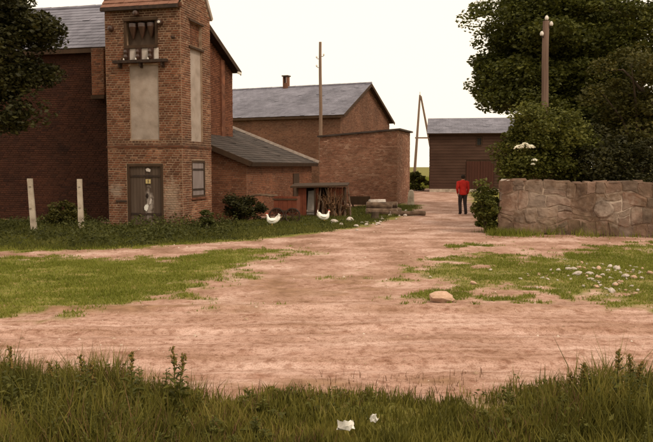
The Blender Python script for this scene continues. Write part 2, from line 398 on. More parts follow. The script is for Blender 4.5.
def ground_material():
    m = bpy.data.materials.new('ground'); m.use_nodes = True
    nt = m.node_tree; N = nt.nodes; L = nt.links; b = N['Principled BSDF']
    b.inputs['Roughness'].default_value = 0.95; b.inputs['Specular IOR Level'].default_value = 0.15
    tc = N.new('ShaderNodeTexCoord')
    def noise(sc, det=6, stretch=None):
        n = N.new('ShaderNodeTexNoise'); n.inputs['Scale'].default_value = sc; n.inputs['Detail'].default_value = det
        if stretch:
            mp = N.new('ShaderNodeMapping'); mp.inputs['Scale'].default_value = stretch; L.new(tc.outputs['Object'], mp.inputs[0]); L.new(mp.outputs[0], n.inputs['Vector'])
        else: L.new(tc.outputs['Object'], n.inputs['Vector'])
        return n.outputs[0]
    def ramp(f, stops):
        c = N.new('ShaderNodeValToRGB'); e = c.color_ramp.elements
        e[0].position, e[0].color = stops[0][0], c4(stops[0][1]); e[1].position, e[1].color = stops[-1][0], c4(stops[-1][1])
        for p, q in stops[1:-1]: k = e.new(p); k.color = c4(q)
        L.new(f, c.inputs[0]); return c.outputs[0]
    def mix(f, a, bcol, mode='MIX'):
        x = N.new('ShaderNodeMix'); x.data_type = 'RGBA'; x.blend_type = mode
        if hasattr(f, 'is_linked'): L.new(f, x.inputs[0])
        else: x.inputs[0].default_value = f
        L.new(a, x.inputs[6]); L.new(bcol, x.inputs[7]); return x.outputs[2]
    dirt = ramp(noise(0.9, 8), [(0.34, (0.235, 0.134, 0.088)), (0.5, (0.38, 0.237, 0.184)), (0.64, (0.52, 0.365, 0.31))])
    streak = ramp(noise(2.4, 8, (0.16, 1.9, 1)), [(0.35, (0.27, 0.155, 0.105)), (0.50, (0.395, 0.246, 0.195)), (0.66, (0.52, 0.365, 0.31))])
    sx = N.new('ShaderNodeSeparateXYZ'); L.new(tc.outputs['Object'], sx.inputs[0])
    mr = N.new('ShaderNodeMapRange'); mr.inputs[1].default_value = 11.5; mr.inputs[2].default_value = 9.8; mr.inputs[3].default_value = 0.08; mr.inputs[4].default_value = 0.62; L.new(sx.outputs['Y'], mr.inputs[0])
    c = mix(mr.outputs[0], dirt, streak)
    speck = ramp(noise(55, 6), [(0.38, (0.62, 0.52, 0.46)), (0.48, (1, 1, 1)), (0.68, (1.15, 1.12, 1.1))])
    c = mix(0.75, c, speck, 'MULTIPLY')
    grit = ramp(noise(11, 9), [(0.36, (0.66, 0.56, 0.50)), (0.47, (0.97, 0.96, 0.95)), (0.62, (1.12, 1.12, 1.14))])
    c = mix(0.8, c, grit, 'MULTIPLY')
    brown = ramp(noise(3.4, 7), [(0.55, (1, 1, 1)), (0.70, (0.60, 0.46, 0.37))])
    c = mix(0.7, c, brown, 'MULTIPLY')
    soil = ramp(noise(4.0, 7), [(0.32, (0.10, 0.098, 0.018)), (0.5, (0.155, 0.15, 0.028)), (0.68, (0.25, 0.185, 0.07))])
    earth = ramp(noise(5.0, 7), [(0.35, (0.17, 0.092, 0.05)), (0.65, (0.30, 0.175, 0.105))])
    ae = N.new('ShaderNodeAttribute'); ae.attribute_name = 'earth'; c = mix(ae.outputs['Fac'], c, earth)
    at = N.new('ShaderNodeAttribute'); at.attribute_name = 'green'
    c = mix(at.outputs['Fac'], c, soil)
    L.new(c, b.inputs['Base Color'])
    bp = N.new('ShaderNodeBump'); bp.inputs['Strength'].default_value = 0.35; bp.inputs['Distance'].default_value = 0.02
    L.new(noise(45, 10), bp.inputs['Height']); L.new(bp.outputs[0], b.inputs['Normal'])
    return m
M['ground'] = ground_material()

def ground_part(name, sel):
    f = gf[sel]; used = np.unique(f)
    remap = np.zeros(len(gv), np.int32); remap[used] = np.arange(len(used))
    o = fast_mesh(name, gv[used], remap[f], M['ground'], smooth=True, attrs={'green': gg[used], 'earth': ge_[used]})
    return tag(o, kind='structure')
ground_part('ground', ~is_road & ~is_track)
ground_part('dirt_road', is_road)
ground_part('farm_track', is_track)

# ------------------------------------------------------------------ walls, bricks, roofs
def wall_face(mb, p0, u, n, W, H, openings=(), top=None, us=()):
    """outer face of a wall from p0 along u with openings (u0, u1, z0, z1, depth): reveals and a back panel"""
    p0, u, n = Vector(p0), Vector(u), Vector(n); Z = Vector((0, 0, 1))
    UL = sorted(set([0, W] + list(us) + [o[0] for o in openings] + [o[1] for o in openings]))
    ZL = sorted(set([0, H] + [o[2] for o in openings] + [o[3] for o in openings]))
    pt = lambda a, z, d=0: p0 + u * a + Z * z - n * d
    for i in range(len(UL) - 1):
        for k in range(len(ZL) - 1):
            uc, zc = (UL[i] + UL[i + 1]) / 2, (ZL[k] + ZL[k + 1]) / 2
            if any(o[0] < uc < o[1] and o[2] < zc < o[3] for o in openings): continue
            mb.add([pt(UL[i], ZL[k]), pt(UL[i + 1], ZL[k]), pt(UL[i + 1], ZL[k + 1]), pt(UL[i], ZL[k + 1])], [(0, 1, 2, 3)])
        if top:
            a, b = UL[i], UL[i + 1]
            mb.add([pt(a, H), pt(b, H), pt(b, top(b)), pt(a, top(a))], [(0, 1, 2, 3)])
    for (a, b, z0, z1, d) in openings:
        q = [pt(a, z0), pt(b, z0), pt(b, z1), pt(a, z1), pt(a, z0, d), pt(b, z0, d), pt(b, z1, d), pt(a, z1, d)]
        mb.add(q, [(0, 1, 5, 4), (1, 2, 6, 5), (2, 3, 7, 6), (3, 0, 4, 7), (4, 5, 6, 7)])

def bricks(mb, p0, u, n, W, H, openings=(), top=None, bl=0.25, bh=0.078, gap=0.013, proud=0.014, seed=1):
    r = random.Random(seed)
    p0, u, n = Vector(p0), Vector(u), Vector(n); Z = Vector((0, 0, 1))
    zt = H if top is None else max(top(W * k / 20) for k in range(21))
    z, row = 0.0, 0
    while z < zt:
        z1 = min(z + bh, zt); zc = (z + z1) / 2
        spans = [(0.0, W)]
        for (a, b, za, zb, d) in openings:
            if za - 0.01 < zc < zb + 0.01:
                ns = []
                for (s, e) in spans:
                    if b <= s or a >= e: ns.append((s, e)); continue
                    if a > s: ns.append((s, a))
                    if b < e: ns.append((b, e))
                spans = ns
        header = row % 2 == 1
        L = bl / 2 if (header and row % 4 == 1) else bl
        off = (0.0, 0.0625, 0.125, 0.19)[row % 4]
        for (s, e) in spans:
            k = math.floor((s - off) / L)
            while True:
                a = off + k * L; b = a + L; k += 1
                if a >= e: break
                a, b = max(a, s), min(b, e)
                if b - a < 0.03: continue
                if top is not None and min(top(a), top(b)) < z1 - 0.02: continue
                g = gap / 2
                pr = proud + r.uniform(-0.006, 0.006)
                if r.random() < 0.012: pr = 0.002
                za_, zb_ = z + g + r.uniform(-.002, .002), z1 - g + r.uniform(-.002, .002)
                lo = p0 + u * (a + g) + Z * za_; w_ = u * (b - a - 2 * g); h_ = Z * (zb_ - za_); t = r.uniform(-.003, .003)
                f = n * pr; ch = 0.006
                mb.add([lo, lo + w_, lo + w_ + h_, lo + h_, lo + f + u * ch + Z * ch, lo + w_ + f - u * ch + Z * ch + n * t, lo + w_ + h_ + f - u * ch - Z * ch + n * t, lo + h_ + f + u * ch - Z * ch],
                       [(4, 5, 6, 7), (0, 1, 5, 4), (1, 2, 6, 5), (2, 3, 7, 6), (3, 0, 4, 7)])
        z += bh; row += 1

def tiles(mb, p0, u, v, n, W, L, tw=0.30, th=0.26, thick=0.012, seed=1, sag=0.0, clip=None):
    """lapped tiles on a roof plane: p0 eave corner, u along the eave, v up the slope"""
    r = random.Random(seed); p0, u, v, n = Vector(p0), Vector(u), Vector(v), Vector(n)
    rows = int(L / th)
    th = L / rows; cols = int(round(W / tw)); tw = W / cols
    for i in range(rows):
        off = (i % 2) * tw / 2
        for k in range(cols + 1):
            a = k * tw - off; b = a + tw
            a, b = max(a, 0), min(b, W)
            if b - a < 0.03: continue
            if clip and not clip((a + b) / 2, (i + 0.5) * th): continue
            s0 = i * th + r.uniform(-.008, .008); s1 = min((i + 1.25) * th, L)
            lift = 0.022 + r.uniform(0, .006); g = 0.004
            if r.random() < 0.02: lift += 0.02
            sg = lambda x, s: n * (-sag * math.sin(math.pi * x / W) * (0.5 + 0.5 * math.sin(math.pi * s / L)))
            o = [p0 + u * (a + g) + v * s0 + n * lift + sg(a, s0), p0 + u * (b - g) + v * s0 + n * (lift + r.uniform(-.004, .004)) + sg(b, s0),
                 p0 + u * (b - g) + v * s1 + n * 0.006 + sg(b, s1), p0 + u * (a + g) + v * s1 + n * 0.006 + sg(a, s1)]
            q = o + [x - n * thick for x in o]
            mb.add(q, [(0, 1, 2, 3), (0, 4, 5, 1), (1, 5, 6, 2), (3, 7, 4, 0)])

def obox(mb, p, u, v, n, a0, a1, b0, b1, c0, c1):
    p, u, v, n = Vector(p), Vector(u), Vector(v), Vector(n)
    q = [p + u * a + v * b + n * c for c in (c0, c1) for (a, b) in ((a0, b0), (a1, b0), (a1, b1), (a0, b1))]
    mb.add(q, [(0, 3, 2, 1), (4, 5, 6, 7), (0, 1, 5, 4), (1, 2, 6, 5), (2, 3, 7, 6), (3, 0, 4, 7)])

X, Y, Z = Vector((1, 0, 0)), Vector((0, 1, 0)), Vector((0, 0, 1))

def gable_house(root, W, D, He, Hr, mwall, mbrick, mroof, over=0.35, front_open=(), seed=5, right_over=0.3, sag=0.0, mboard=None, ry=None):
    """front wall along local x in [-W, 0], depth y in [0, D], ridge along x"""
    ry = D / 2 if ry is None else ry
    top = lambda a: He + (Hr - He) * (a / ry if a < ry else (D - a) / (D - ry))
    w = MB()
    wall_face(w, (-W, 0, 0), X, -Y, W, He, front_open)
    wall_face(w, (0, 0, 0), Y, X, D, He, (), top, (ry,))
    wall_face(w, (0, D, 0), -X, Y, W, He)
    wall_face(w, (-W, D, 0), -Y, -X, D, He, (), lambda a: top(D - a), (D - ry,))
    w.build('wall', mwall, root)
    bk = MB()
    bricks(bk, (-W, 0, 0), X, -Y, W, He, front_open, seed=seed)
    bricks(bk, (0, 0, 0), Y, X, D, He, (), top, seed=seed + 1)
    bk.build('brickwork', mbrick, root, kind='stuff')
    slF, slB = math.hypot(ry, Hr - He), math.hypot(D - ry, Hr - He)
    c, s = ry / slF, (Hr - He) / slF; cb_, sb_ = (D - ry) / slB, (Hr - He) / slB
    vF, nF = Vector((0, c, s)), Vector((0, -s, c)); vB, nB = Vector((0, -cb_, sb_)), Vector((0, sb_, cb_))
    rf = MB(); ov = over
    x0, x1 = -W - right_over, right_over
    pF = Vector((x0, 0, He)) - vF * ov; pB = Vector((x0, D, He)) - vB * ov
    obox(rf, pF, X, vF, nF, 0, x1 - x0, 0, slF + ov, 0.01, 0.07)
    obox(rf, pB, X, vB, nB, 0, x1 - x0, 0, slB + ov - 0.02, 0.01, 0.07)
    ro = rf.build('roof', M['dark_wood'], root)
    tl = MB()
    tiles(tl, pF + nF * 0.07, X, vF, nF, x1 - x0, slF + ov, seed=seed)
    tl.build('slates', mroof, ro, kind='stuff')
    tb = MB(); tiles(tb, pB + nB * 0.07, X, vB, nB, x1 - x0, slB + ov, seed=seed + 3)
    tb.build('slates', mroof, ro, kind='stuff')
    rd = MB(); xx = x0
    while xx < x1 - 0.01:
        e = min(xx + 0.42, x1); zz = Hr + 0.10 + rnd.uniform(-.008, .008)
        rd.tube([(xx, ry, zz), (e + 0.02, ry, zz + 0.008)], 0.09, 8); xx = e
    rd.build('ridge_tiles', mroof, ro, kind='stuff')
    for (pp, vv, nn, sl) in ((pF, vF, nF, slF), (pB, vB, nB, slB)):
        vb = MB(); obox(vb, pp + X * (x1 - x0), X, vv, nn, 0.003, 0.035, 0.0, sl + ov, -0.12, 0.085)
        vb.build('verge_board', mboard or M['dark_wood'], ro)
    ev = MB(); ev.box(x0, x1, -c * ov - 0.03, -c * ov, He - s * ov - 0.12, He - s * ov + 0.03)
    ev.build('eave_board', M['dark_wood'], ro)
    return ro

# ---- transformer tower
ROT = R(-14)
TL = (-4.85, 24.5)
tower = thing('transformer_tower', 'tall narrow brick transformer tower with red tiled roof and wooden double door', 'tower', (TL[0], TL[1], 0), ROT)
TW, TD, TH, TR = 2.8, 2.45, 7.52, 9.1
fo = [(0.72, 2.08, 0.0, 2.17, 0.16), (0.90, 1.96, 3.0, 5.5, 0.07), (0.78, 1.93, 6.16, 6.97, 0.28)]   # u measured from the left
so = [(0.72, 1.72, 6.24, 7.04, 0.12), (0.72, 1.72, 2.95, 6.14, 0.12), (0.72, 1.85, 1.0, 2.30, 0.10)]
ttop = lambda a: TH + (TR - TH) * (1 - abs(a - TD / 2) / (TD / 2))
w = MB()
wall_face(w, (-TW, 0, 0), X, -Y, TW, TH, fo)
wall_face(w, (0, 0, 0), Y, X, TD, TH, so, ttop, (TD / 2,))
wall_face(w, (0, TD, 0), -X, Y, TW, TH)
wall_face(w, (-TW, TD, 0), -Y, -X, TD, TH, (), ttop, (TD / 2,))
w.build('wall', M['mortar'], tower)
bk = MB()
bricks(bk, (-TW, 0, 0), X, -Y, TW, TH, fo, seed=21, gap=0.024); bricks(bk, (0, 0, 0), Y, X, TD, TH, so, ttop, seed=22, gap=0.024)
# brick back of the upper niche, brick arch heads and quoins
bricks(bk, (-0.118, 0.72, 6.24), Y, X, 1.0, 0.8, seed=23)
bk.build('brickwork', M['tower_brick'], tower, kind='stuff')
sc_ = MB(); sc_.box(-TW - 0.03, 0.03, -0.034, -0.0215, 2.73, 2.80); sc_.box(0.0215, 0.034, -0.0215, TD, 2.73, 2.80)
sc_.build('string_course', M['tower_brick'], tower)
co = MB(); co.box(-TW - 0.07, 0.07, -0.075, -0.018, TH - 0.17, TH - 0.02)
co.build('cornice', M['tower_brick'], tower)
pl = MB(); pl.box(-1.898, -0.842, 0.03, 0.066, 3.002, 5.498); pl.build('plaster_panel', M['plaster'], tower)
pl = MB(); pl.box(-0.116, -0.07, 0.722, 1.718, 2.952, 6.138); pl.build('plaster_panel', M['plaster'], tower)
for zz in (7.04, 6.14):
    li = MB(); li.box(0.003, 0.05, 0.62, 1.82, zz, zz + 0.07); li.build('lintel', M['dark_wood'], tower)
# roof
sl = math.hypot(TD / 2, TR - TH); c_, s_ = (TD / 2) / sl, (TR - TH) / sl
rf = MB(); vF, nF = Vector((0, c_, s_)), Vector((0, -s_, c_)); vB, nB = Vector((0, -c_, s_)), Vector((0, s_, c_))
pF = Vector((-TW - 0.06, 0, TH)) - vF * 0.16; pB = Vector((-TW - 0.06, TD, TH)) - vB * 0.16
obox(rf, pF, X, vF, nF, 0, TW + 0.03, 0, sl + 0.16, 0.01, 0.06); obox(rf, pB, X, vB, nB, 0, TW + 0.03, 0, sl + 0.14, 0.01, 0.06)
tro = rf.build('roof', M['dark_wood'], tower)
for k in range(int((sl + 0.16) / 0.19)):       # flat clay tiles, course by course
    for j in range(16):
        a0 = j * (TW + 0.06) / 16 - (0.09 if k % 2 else 0); a1 = a0 + (TW + 0.06) / 16
        a0, a1 = max(a0, 0), min(a1, TW + 0.04)
        t_ = MB(); lift = rnd.uniform(0, .012)
        q = pF + X * a0 + vF * (k * 0.19) + nF * (0.062 + 0.026 + lift)
        q2 = pF + X * a0 + vF * (k * 0.19 + 0.23) + nF * 0.064
        wv = X * (a1 - a0 - 0.006)
        vs_ = [q, q + wv, q2 + wv, q2]; vs_ += [x - nF * 0.016 for x in vs_]
        t_.add(vs_, [(0, 1, 2, 3), (0, 4, 5, 1), (1, 5, 6, 2), (3, 7, 4, 0), (2, 6, 7, 3), (7, 6, 5, 4)])
        t_.build('tile', M['clay_tile'], tro)
tb = MB(); tiles(tb, pB + nB * 0.06, X, vB, nB, TW + 0.03, sl + 0.16, tw=0.18, th=0.19, seed=4); tb.build('tiles', M['clay_tile'], tro, kind='stuff')
for (pp, vv, nn) in ((pB, vB, nB),):
    vb = MB(); obox(vb, pp + X * (TW + 0.03), X, vv, nn, 0.01, 0.1, 0.0, sl + 0.16, -0.05, 0.10); vb.build('verge', M['plaster'], tro)
ev = MB(); ev.box(-TW - 0.06, -0.02, -0.20, -0.105, TH - 0.20, TH - 0.09); ev.build('gutter', M['iron'], tro)
# door: two leaves of upright planks, frame, hinges, notice, torn paper
door = MB()
for (a, b, z0, z1) in ((-2.078, -1.99, 0.0, 2.168), (-0.81, -0.722, 0.0, 2.168), (-1.99, -0.81, 2.08, 2.168)): door.box(a, b, 0.0, 0.12, z0, z1)
dr = door.build('door_frame', M['dark_wood'], tower)
for leaf, (a, b) in enumerate(((-1.985, -1.405), (-1.395, -0.815))):
    lf = MB(); lf.box(a, b, 0.085, 0.12, 0.05, 2.07); lo_ = lf.build('door', M['dark_wood'], tower)
    n_ = 5
    for k in range(n_):
        p_ = MB(); pa, pb = a + (b - a) * k / n_ + 0.004, a + (b - a) * (k + 1) / n_ - 0.004
        dy = rnd.uniform(0, .006); p_.box(pa, pb, 0.055 + dy, 0.084, 0.05 + rnd.uniform(0, .02), 2.07); p_.build('plank', M['door_wood'], lo_)
    for z_ in (0.42, 1.72):
        h_ = MB(); h_.box(a + 0.01, b - 0.02, 0.035, 0.054, z_, z_ + 0.07); h_.build('strap_hinge', M['iron'], lo_)
    if leaf == 1:
        h_ = MB(); h_.box(a + 0.03, a + 0.07, 0.02, 0.054, 1.0, 1.16); h_.tube([(a + 0.05, 0.02, 1.08), (a + 0.05, -0.02, 1.08), (a + 0.13, -0.02, 1.08)], 0.012, 6); h_.build('handle', M['iron'], lo_)
ba = MB(); ba.box(-2.50, -2.09, -0.05, -0.022, 0.86, 0.92); ba.tube([(-2.48, -0.03, 0.89), (-2.48, 0.02, 0.89)], 0.02, 6); ba.build('iron_bar', M['iron'], tower)
sg = MB(); sg.box(-1.385, -1.205, 0.018, 0.034, 1.50, 1.65); so_ = sg.build('warning_plate', M['yellow'], tower)
so_['label'] = 'small yellow warning plate with a black bolt mark on the door'
bz = MB()
zz = [(-1.275, 1.64), (-1.305, 1.585), (-1.275, 1.58), (-1.30, 1.52)]
for (p, q) in zip(zz[:-1], zz[1:]): bz.tube([(p[0], 0.016, p[1]), (q[0], 0.016, q[1])], 0.009, 5)
bz.build('zigzag', M['black'], so_)
def torn(pts, y0, name, mat_, parent):
    mb = MB(); n = len(pts); f = [(x, y0 + rnd.uniform(-.006, .004), z) for x, z in pts]; b = [(x, y0 + 0.008, z) for x, z in pts]
    mb.add(f + b, [tuple(range(n)), tuple(reversed(range(n, 2 * n)))] + [(i, i + n, (i + 1) % n + n, (i + 1) % n) for i in range(n)]); return mb.build(name, mat_, parent)
torn([(-1.46, 0.60), (-1.38, 0.55), (-1.33, 0.62), (-1.30, 0.74), (-1.34, 0.80), (-1.42, 0.77), (-1.47, 0.69)], 0.026, 'torn_paper', M['paper'], tower)
torn([(-1.27, 0.78), (-1.20, 0.82), (-1.17, 0.95), (-1.21, 1.0), (-1.26, 0.9)], 0.026, 'torn_paper', M['plaster_white'], tower)
torn([(-1.36, 1.92), (-1.22, 1.90), (-1.20, 1.98), (-1.30, 2.03), (-1.38, 2.0)], 0.026, 'torn_paper', M['plaster_white'], tower)
# line entry: recessed opening, bushings, crossbar
fr = MB(); fr.box(-2.06, -0.82, -0.09, -0.018, 6.97, 7.07); fr.box(-2.04, -0.84, -0.09, -0.018, 6.06, 6.16)
fr.box(-2.06, -1.97, -0.05, -0.018, 6.16, 6.97); fr.box(-0.91, -0.82, -0.05, -0.018, 6.16, 6.97)
ent = fr.build('entry_frame', M['dark_wood'], tower)
bp_ = MB(); bp_.box(-2.0, -0.9, 0.2, 0.26, 6.17, 6.96); bp_.build('entry_panel', M['door_wood'], ent)
for k in range(3):
    xk = -1.78 + 0.34 * k
    i_ = MB(); i_.tube([(xk, 0.08, 6.90), (xk, 0.08, 6.78), (xk, 0.08, 6.66), (xk, 0.08, 6.50), (xk, 0.08, 6.40)], [0.15, 0.15, 0.11, 0.06, 0.02], 12); i_.build('bushing', M['ceramic'], ent)
fr = MB(); fr.box(-2.02, -0.80, -0.014 - 0.028, -0.0165, 5.62, 6.05); pw = fr.build('plaster_band', M['plaster_white'], tower)
for k in range(3):
    xk = -1.95 + 0.45 * k
    i_ = MB(); i_.box(xk - 0.095, xk + 0.095, -0.12, -0.044, 5.66, 6.05); i_.tube([(xk, -0.16, 5.68), (xk, -0.16, 5.76), (xk, -0.16, 5.84), (xk, -0.16, 5.92), (xk, -0.16, 6.0)], [0.05, 0.075, 0.05, 0.075, 0.04], 10); i_.build('insulator', M['ceramic'], tower)
cb = MB(); cb.box(-2.42, -0.42, -0.24, -0.10, 5.56, 5.655)
for xk in (-2.2, -1.42, -0.62): cb.box(xk - 0.03, xk + 0.03, -0.10, -0.016, 5.40, 5.65); cb.box(xk - 0.03, xk + 0.03, -0.2, -0.14, 5.44, 5.56)
cbo = cb.build('crossbar', M['iron'], tower)
for xk in (-2.0, -1.55, -1.1):
    i_ = MB(); i_.tube([(xk, -0.2, 5.66), (xk, -0.2, 5.72)], [0.03, 0.02], 8); i_.build('cap', M['porcelain'], cbo)
for (xk, zk, mm) in ((-2.5, 6.74, 'ceramic'), (-0.68, 6.86, 'ceramic'), (-1.55, 7.2, 'ceramic'), (-0.22, 6.36, 'iron')):
    i_ = MB(); k = 1.0 if mm == 'ceramic' else 0.5
    i_.tube([(xk, -0.016, zk), (xk, -0.08, zk), (xk, -0.10, zk), (xk, -0.20, zk), (xk, -0.22, zk)], [0.03, 0.03, 0.11 * k, 0.09 * k, 0.03], 12); io = i_.build('wall_insulator', M[mm], tower)
    if xk == -0.68:
        i_ = MB(); i_.tube([(xk, -0.222, zk), (xk, -0.25, zk)], [0.05, 0.035], 10); i_.build('cap', M['porcelain'], io)
# side window with a boarded shutter
wf = MB()
for (a, b, z0, z1) in ((0.722, 0.79, 1.002, 2.298), (1.78, 1.848, 1.002, 2.298), (0.79, 1.78, 2.22, 2.298), (0.79, 1.78, 1.002, 1.07)): wf.box(-0.07, 0.012, a, b, z0, z1)
wo_ = wf.build('window_frame', M['dark_wood'], tower)
for k in range(5):
    p_ = MB(); a = 0.795 + 0.197 * k; p_.box(-0.05, -0.02 + rnd.uniform(0, .006), a, a + 0.19, 1.075, 2.215); p_.build('shutter_board', M['shutter'], wo_)
for z_ in (1.25, 1.95):
    h_ = MB(); h_.box(-0.013, 0.006, 0.80, 1.77, z_, z_ + 0.06); h_.build('shutter_bar', M['iron'], wo_)
si = MB(); si.box(0.017, 0.07, 0.66, 1.91, 0.93, 0.998); si.build('window_sill', M['tower_brick'], tower)

# ---- hall behind the tower
hall = thing('brick_hall', 'large dark brick hall with pale slate roof behind the tower, tree shade put into its brick colour', 'building', (-6.38, 27.05, 0), ROT)
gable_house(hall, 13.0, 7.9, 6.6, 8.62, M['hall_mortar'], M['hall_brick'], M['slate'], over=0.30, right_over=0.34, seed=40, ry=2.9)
hx = MB(); hx.box(-2.27, -1.78, -0.45, -0.02, 4.72, 6.42); bay = hx.build('corbelled_bay', M['mortar'], hall)
hb = MB(); bricks(hb, (-2.27, -0.45, 4.72), X, -Y, 0.49, 1.70, seed=50); bricks(hb, (-1.78, -0.45, 4.72), Y, X, 0.43, 1.70, seed=51); hb.build('brickwork', M['tower_brick'], bay, kind='stuff')
hb = MB(); hb.box(-2.31, -1.76, -0.49, -0.02, 4.58, 4.71); hb.build('corbel', M['dark_wood'], bay)
pi = MB(); pi.box(0.0165, 0.10, 6.35, 6.75, 0, 6.9); pi.build('pilaster', M['tower_brick'], hall)
we = MB(); we.box(0.335, 0.40, 7.72, 8.12, 6.42, 6.52); we.build('verge_end', M['white_trim'], hall)
g2 = MB(); bricks(g2, (0.018, 3.0, 2.4), Y, X, 4.88, 4.9, (), lambda a: 4.12 + 2.0 * (4.9 - a) / 5.0, seed=77)
g2.build('brickwork', M['lean_brick'], hall, kind='stuff')

# ---- lean-to annex
lean = thing('brick_annex', 'low brick annex with dark sloping slate roof between tower and big barn', 'building', (-3.1, 28.3, 0), ROT)
# local: eave along +y at x = 0, roof rises towards -x
LT, LS, LH, LM = 9.6, 5.3, 2.28, 0.39
w = MB()
wall_face(w, (0, 0, 0), Y, X, LT, LH)
ltop = lambda a: LH + LM * (LS - a)
wall_face(w, (-2.85, 0, 0), X, -Y, 2.85, LH, (), lambda a: LH + LM * (2.85 - a))
wall_face(w, (0, LT, 0), -X, Y, LS, LH, (), lambda a: LH + LM * a)
wall_face(w, (-LS, LT, 0), -Y, -X, LT - 6.4, LH + LM * LS)
w.build('wall', M['mortar'], lean)
bk = MB(); bricks(bk, (0, 0, 0), Y, X, LT, LH, seed=61); bricks(bk, (-2.85, 0, 0), X, -Y, 2.85, LH, (), lambda a: LH + LM * (2.85 - a), seed=62)
bk.build('brickwork', M['lean_brick'], lean, kind='stuff')
q_ = math.hypot(1, LM); vL = Vector((-1, 0, LM)) / q_; nL = Vector((LM, 0, 1)) / q_
rf = MB(); pL = Vector((0, -0.22, LH)) - vL * 0.3
obox(rf, pL, Y, vL, nL, 0, 6.55, 0, 2.9 * q_ + 0.3, 0.01, 0.07); obox(rf, pL, Y, vL, nL, 6.552, LT + 0.4, 0, LS * q_ + 0.3, 0.01, 0.07)
lro = rf.build('roof', M['dark_wood'], lean)
tl = MB(); tiles(tl, pL + nL * 0.07, Y, vL, nL, LT + 0.4, LS * q_ + 0.3, seed=6, clip=lambda a, s: a > 6.6 or s < 2.9 * q_ + 0.2, tw=0.34, th=0.28)
tl.build('slates', M['slate_dark'], lro, kind='stuff')
vb = MB(); obox(vb, pL, Y, vL, nL, LT + 0.402, LT + 0.46, 0.0, LS * q_ + 0.3, -0.06, 0.21); vb.build('verge_board', M['board_edge'], lro)
vb = MB(); obox(vb, pL, Y, vL, nL, -0.05, -0.004, 0.0, 2.9 * q_ + 0.3, -0.10, 0.10); vb.build('verge_board', M['dark_wood'], lro)
vb = MB(); obox(vb, pL, Y, vL, nL, 0, LT + 0.4, -0.035, -0.003, -0.08, 0.08); vb.build('eave_board', M['dark_wood'], lro)
dw = MB(); dw.box(0.0165, 0.06, 6.2, 7.15, 0, 1.75); dw.build('door', M['dark_wood'], lean)

# ---- flat-topped brick shed by the track
shed = thing('brick_shed', 'sunlit boxy brick shed with thin flat roof beside the farm track', 'shed', (3.9, 40.0, 0), R(-17))
SW, SD, SZ0, SZ1 = 4.5, 3.7, 3.72, 4.05
stop_ = lambda a: SZ0 + (SZ1 - SZ0) * a / SW
w = MB()
wall_face(w, (-SW, 0, 0), X, -Y, SW, 3.6, (), stop_); wall_face(w, (0, 0, 0), Y, X, SD, SZ1); wall_face(w, (0, SD, 0), -X, Y, SW, 3.6, (), lambda a: stop_(SW - a)); wall_face(w, (-SW, SD, 0), -Y, -X, SD, SZ0)
w.build('wall', M['mortar'], shed)
bk = MB(); bricks(bk, (-SW, 0, 0), X, -Y, SW, 3.6, (), stop_, seed=71); bricks(bk, (0, 0, 0), Y, X, SD, SZ1, seed=72); bk.build('brickwork', M['shed_brick'], shed, kind='stuff')
rf = MB(); us_ = Vector((SW, 0, SZ1 - SZ0)).normalized(); obox(rf, (-SW - 0.1, -0.12, SZ0 - 0.01), us_, Y, us_.cross(Y), 0, SW + 0.28, 0, SD + 0.24, 0.012, 0.10); rf.build('roof', M['slate_dark'], shed)

# ---- big barn
barn = thing('brick_barn', 'big brick barn with pale grey slate gable roof and small chimney', 'barn', (0.97, 50.0, 0), R(-24.5))
bro = gable_house(barn, 14.0, 9.9, 5.65, 8.12, M['mortar'], M['barn_brick'], M['slate'], over=0.32, right_over=0.35, seed=80)
ch = MB(); ch.box(-6.98, -6.58, 4.75, 5.15, 7.8, 8.55); cho = ch.build('chimney', M['barn_brick'], bro)
for (a, b) in ((-6.98, -6.89), (-6.67, -6.58)):
    ch = MB(); ch.box(a, b, 4.75, 5.15, 8.552, 9.05); ch.build('chimney_post', M['barn_brick'], cho)
ch = MB(); ch.box(-7.05, -6.51, 4.68, 5.22, 9.052, 9.14); ch.build('chimney_cap', M['slate_dark'], cho)

# ---- far plank barn
far = thing('plank_barn', 'brown timber barn with grey roof far up the farm track', 'barn', (8.38, 59.0, 0), R(-9))
FW, FD, FE, FR = 12.0, 7.0, 4.78, 6.08
w = MB(); w.box(0, FW, 0, FD, 0, FE); w.add([(0.0, 0, FE), (0.0, FD, FE), (0.0, FD / 2, FR), (FW, 0, FE), (FW, FD, FE), (FW, FD / 2, FR)], [(0, 1, 2), (3, 5, 4), (0, 2, 5, 3), (1, 4, 5, 2)])
w.build('wall', M['dark_wood'], far)
for k in range(19):
    z0 = 0.25 + k * 0.236
    b_ = MB(); d_ = rnd.uniform(0, .012)
    segs = [(0, FW)] if z0 > 2.55 else [(0, 2.9), (5.1, FW)]
    for (a, b) in segs:
        if 3.75 < z0 < 4.4: parts_ = [(a, 3.65), (4.15, b)]
        else: parts_ = [(a, b)]
        for (a2, b2) in parts_: b_.box(a2, b2, -0.04 - d_, -0.003, z0, z0 + 0.215)
    b_.box(-0.04 - d_, -0.003, 0, FD, z0, z0 + 0.215)
    b_.build('board', M['barn_wood'], far)
fd = MB(); fd.box(0, FW, -0.06, -0.0, 0.0, 0.25); fd.build('plinth', M['concrete'], far)
for k, (a, b) in enumerate(((2.92, 4.0), (4.02, 5.08))):
    d_ = MB(); d_.box(a, b, -0.05, -0.006, 0.26, 2.5); do = d_.build('door', M['dark_wood'], far)
    for j in range(5):
        p_ = MB(); pa = a + (b - a) * j / 5; p_.box(pa + 0.006, pa + (b - a) / 5 - 0.006, -0.09 - rnd.uniform(0, .01), -0.052, 0.28, 2.48); p_.build('plank', M['red_door'], do)
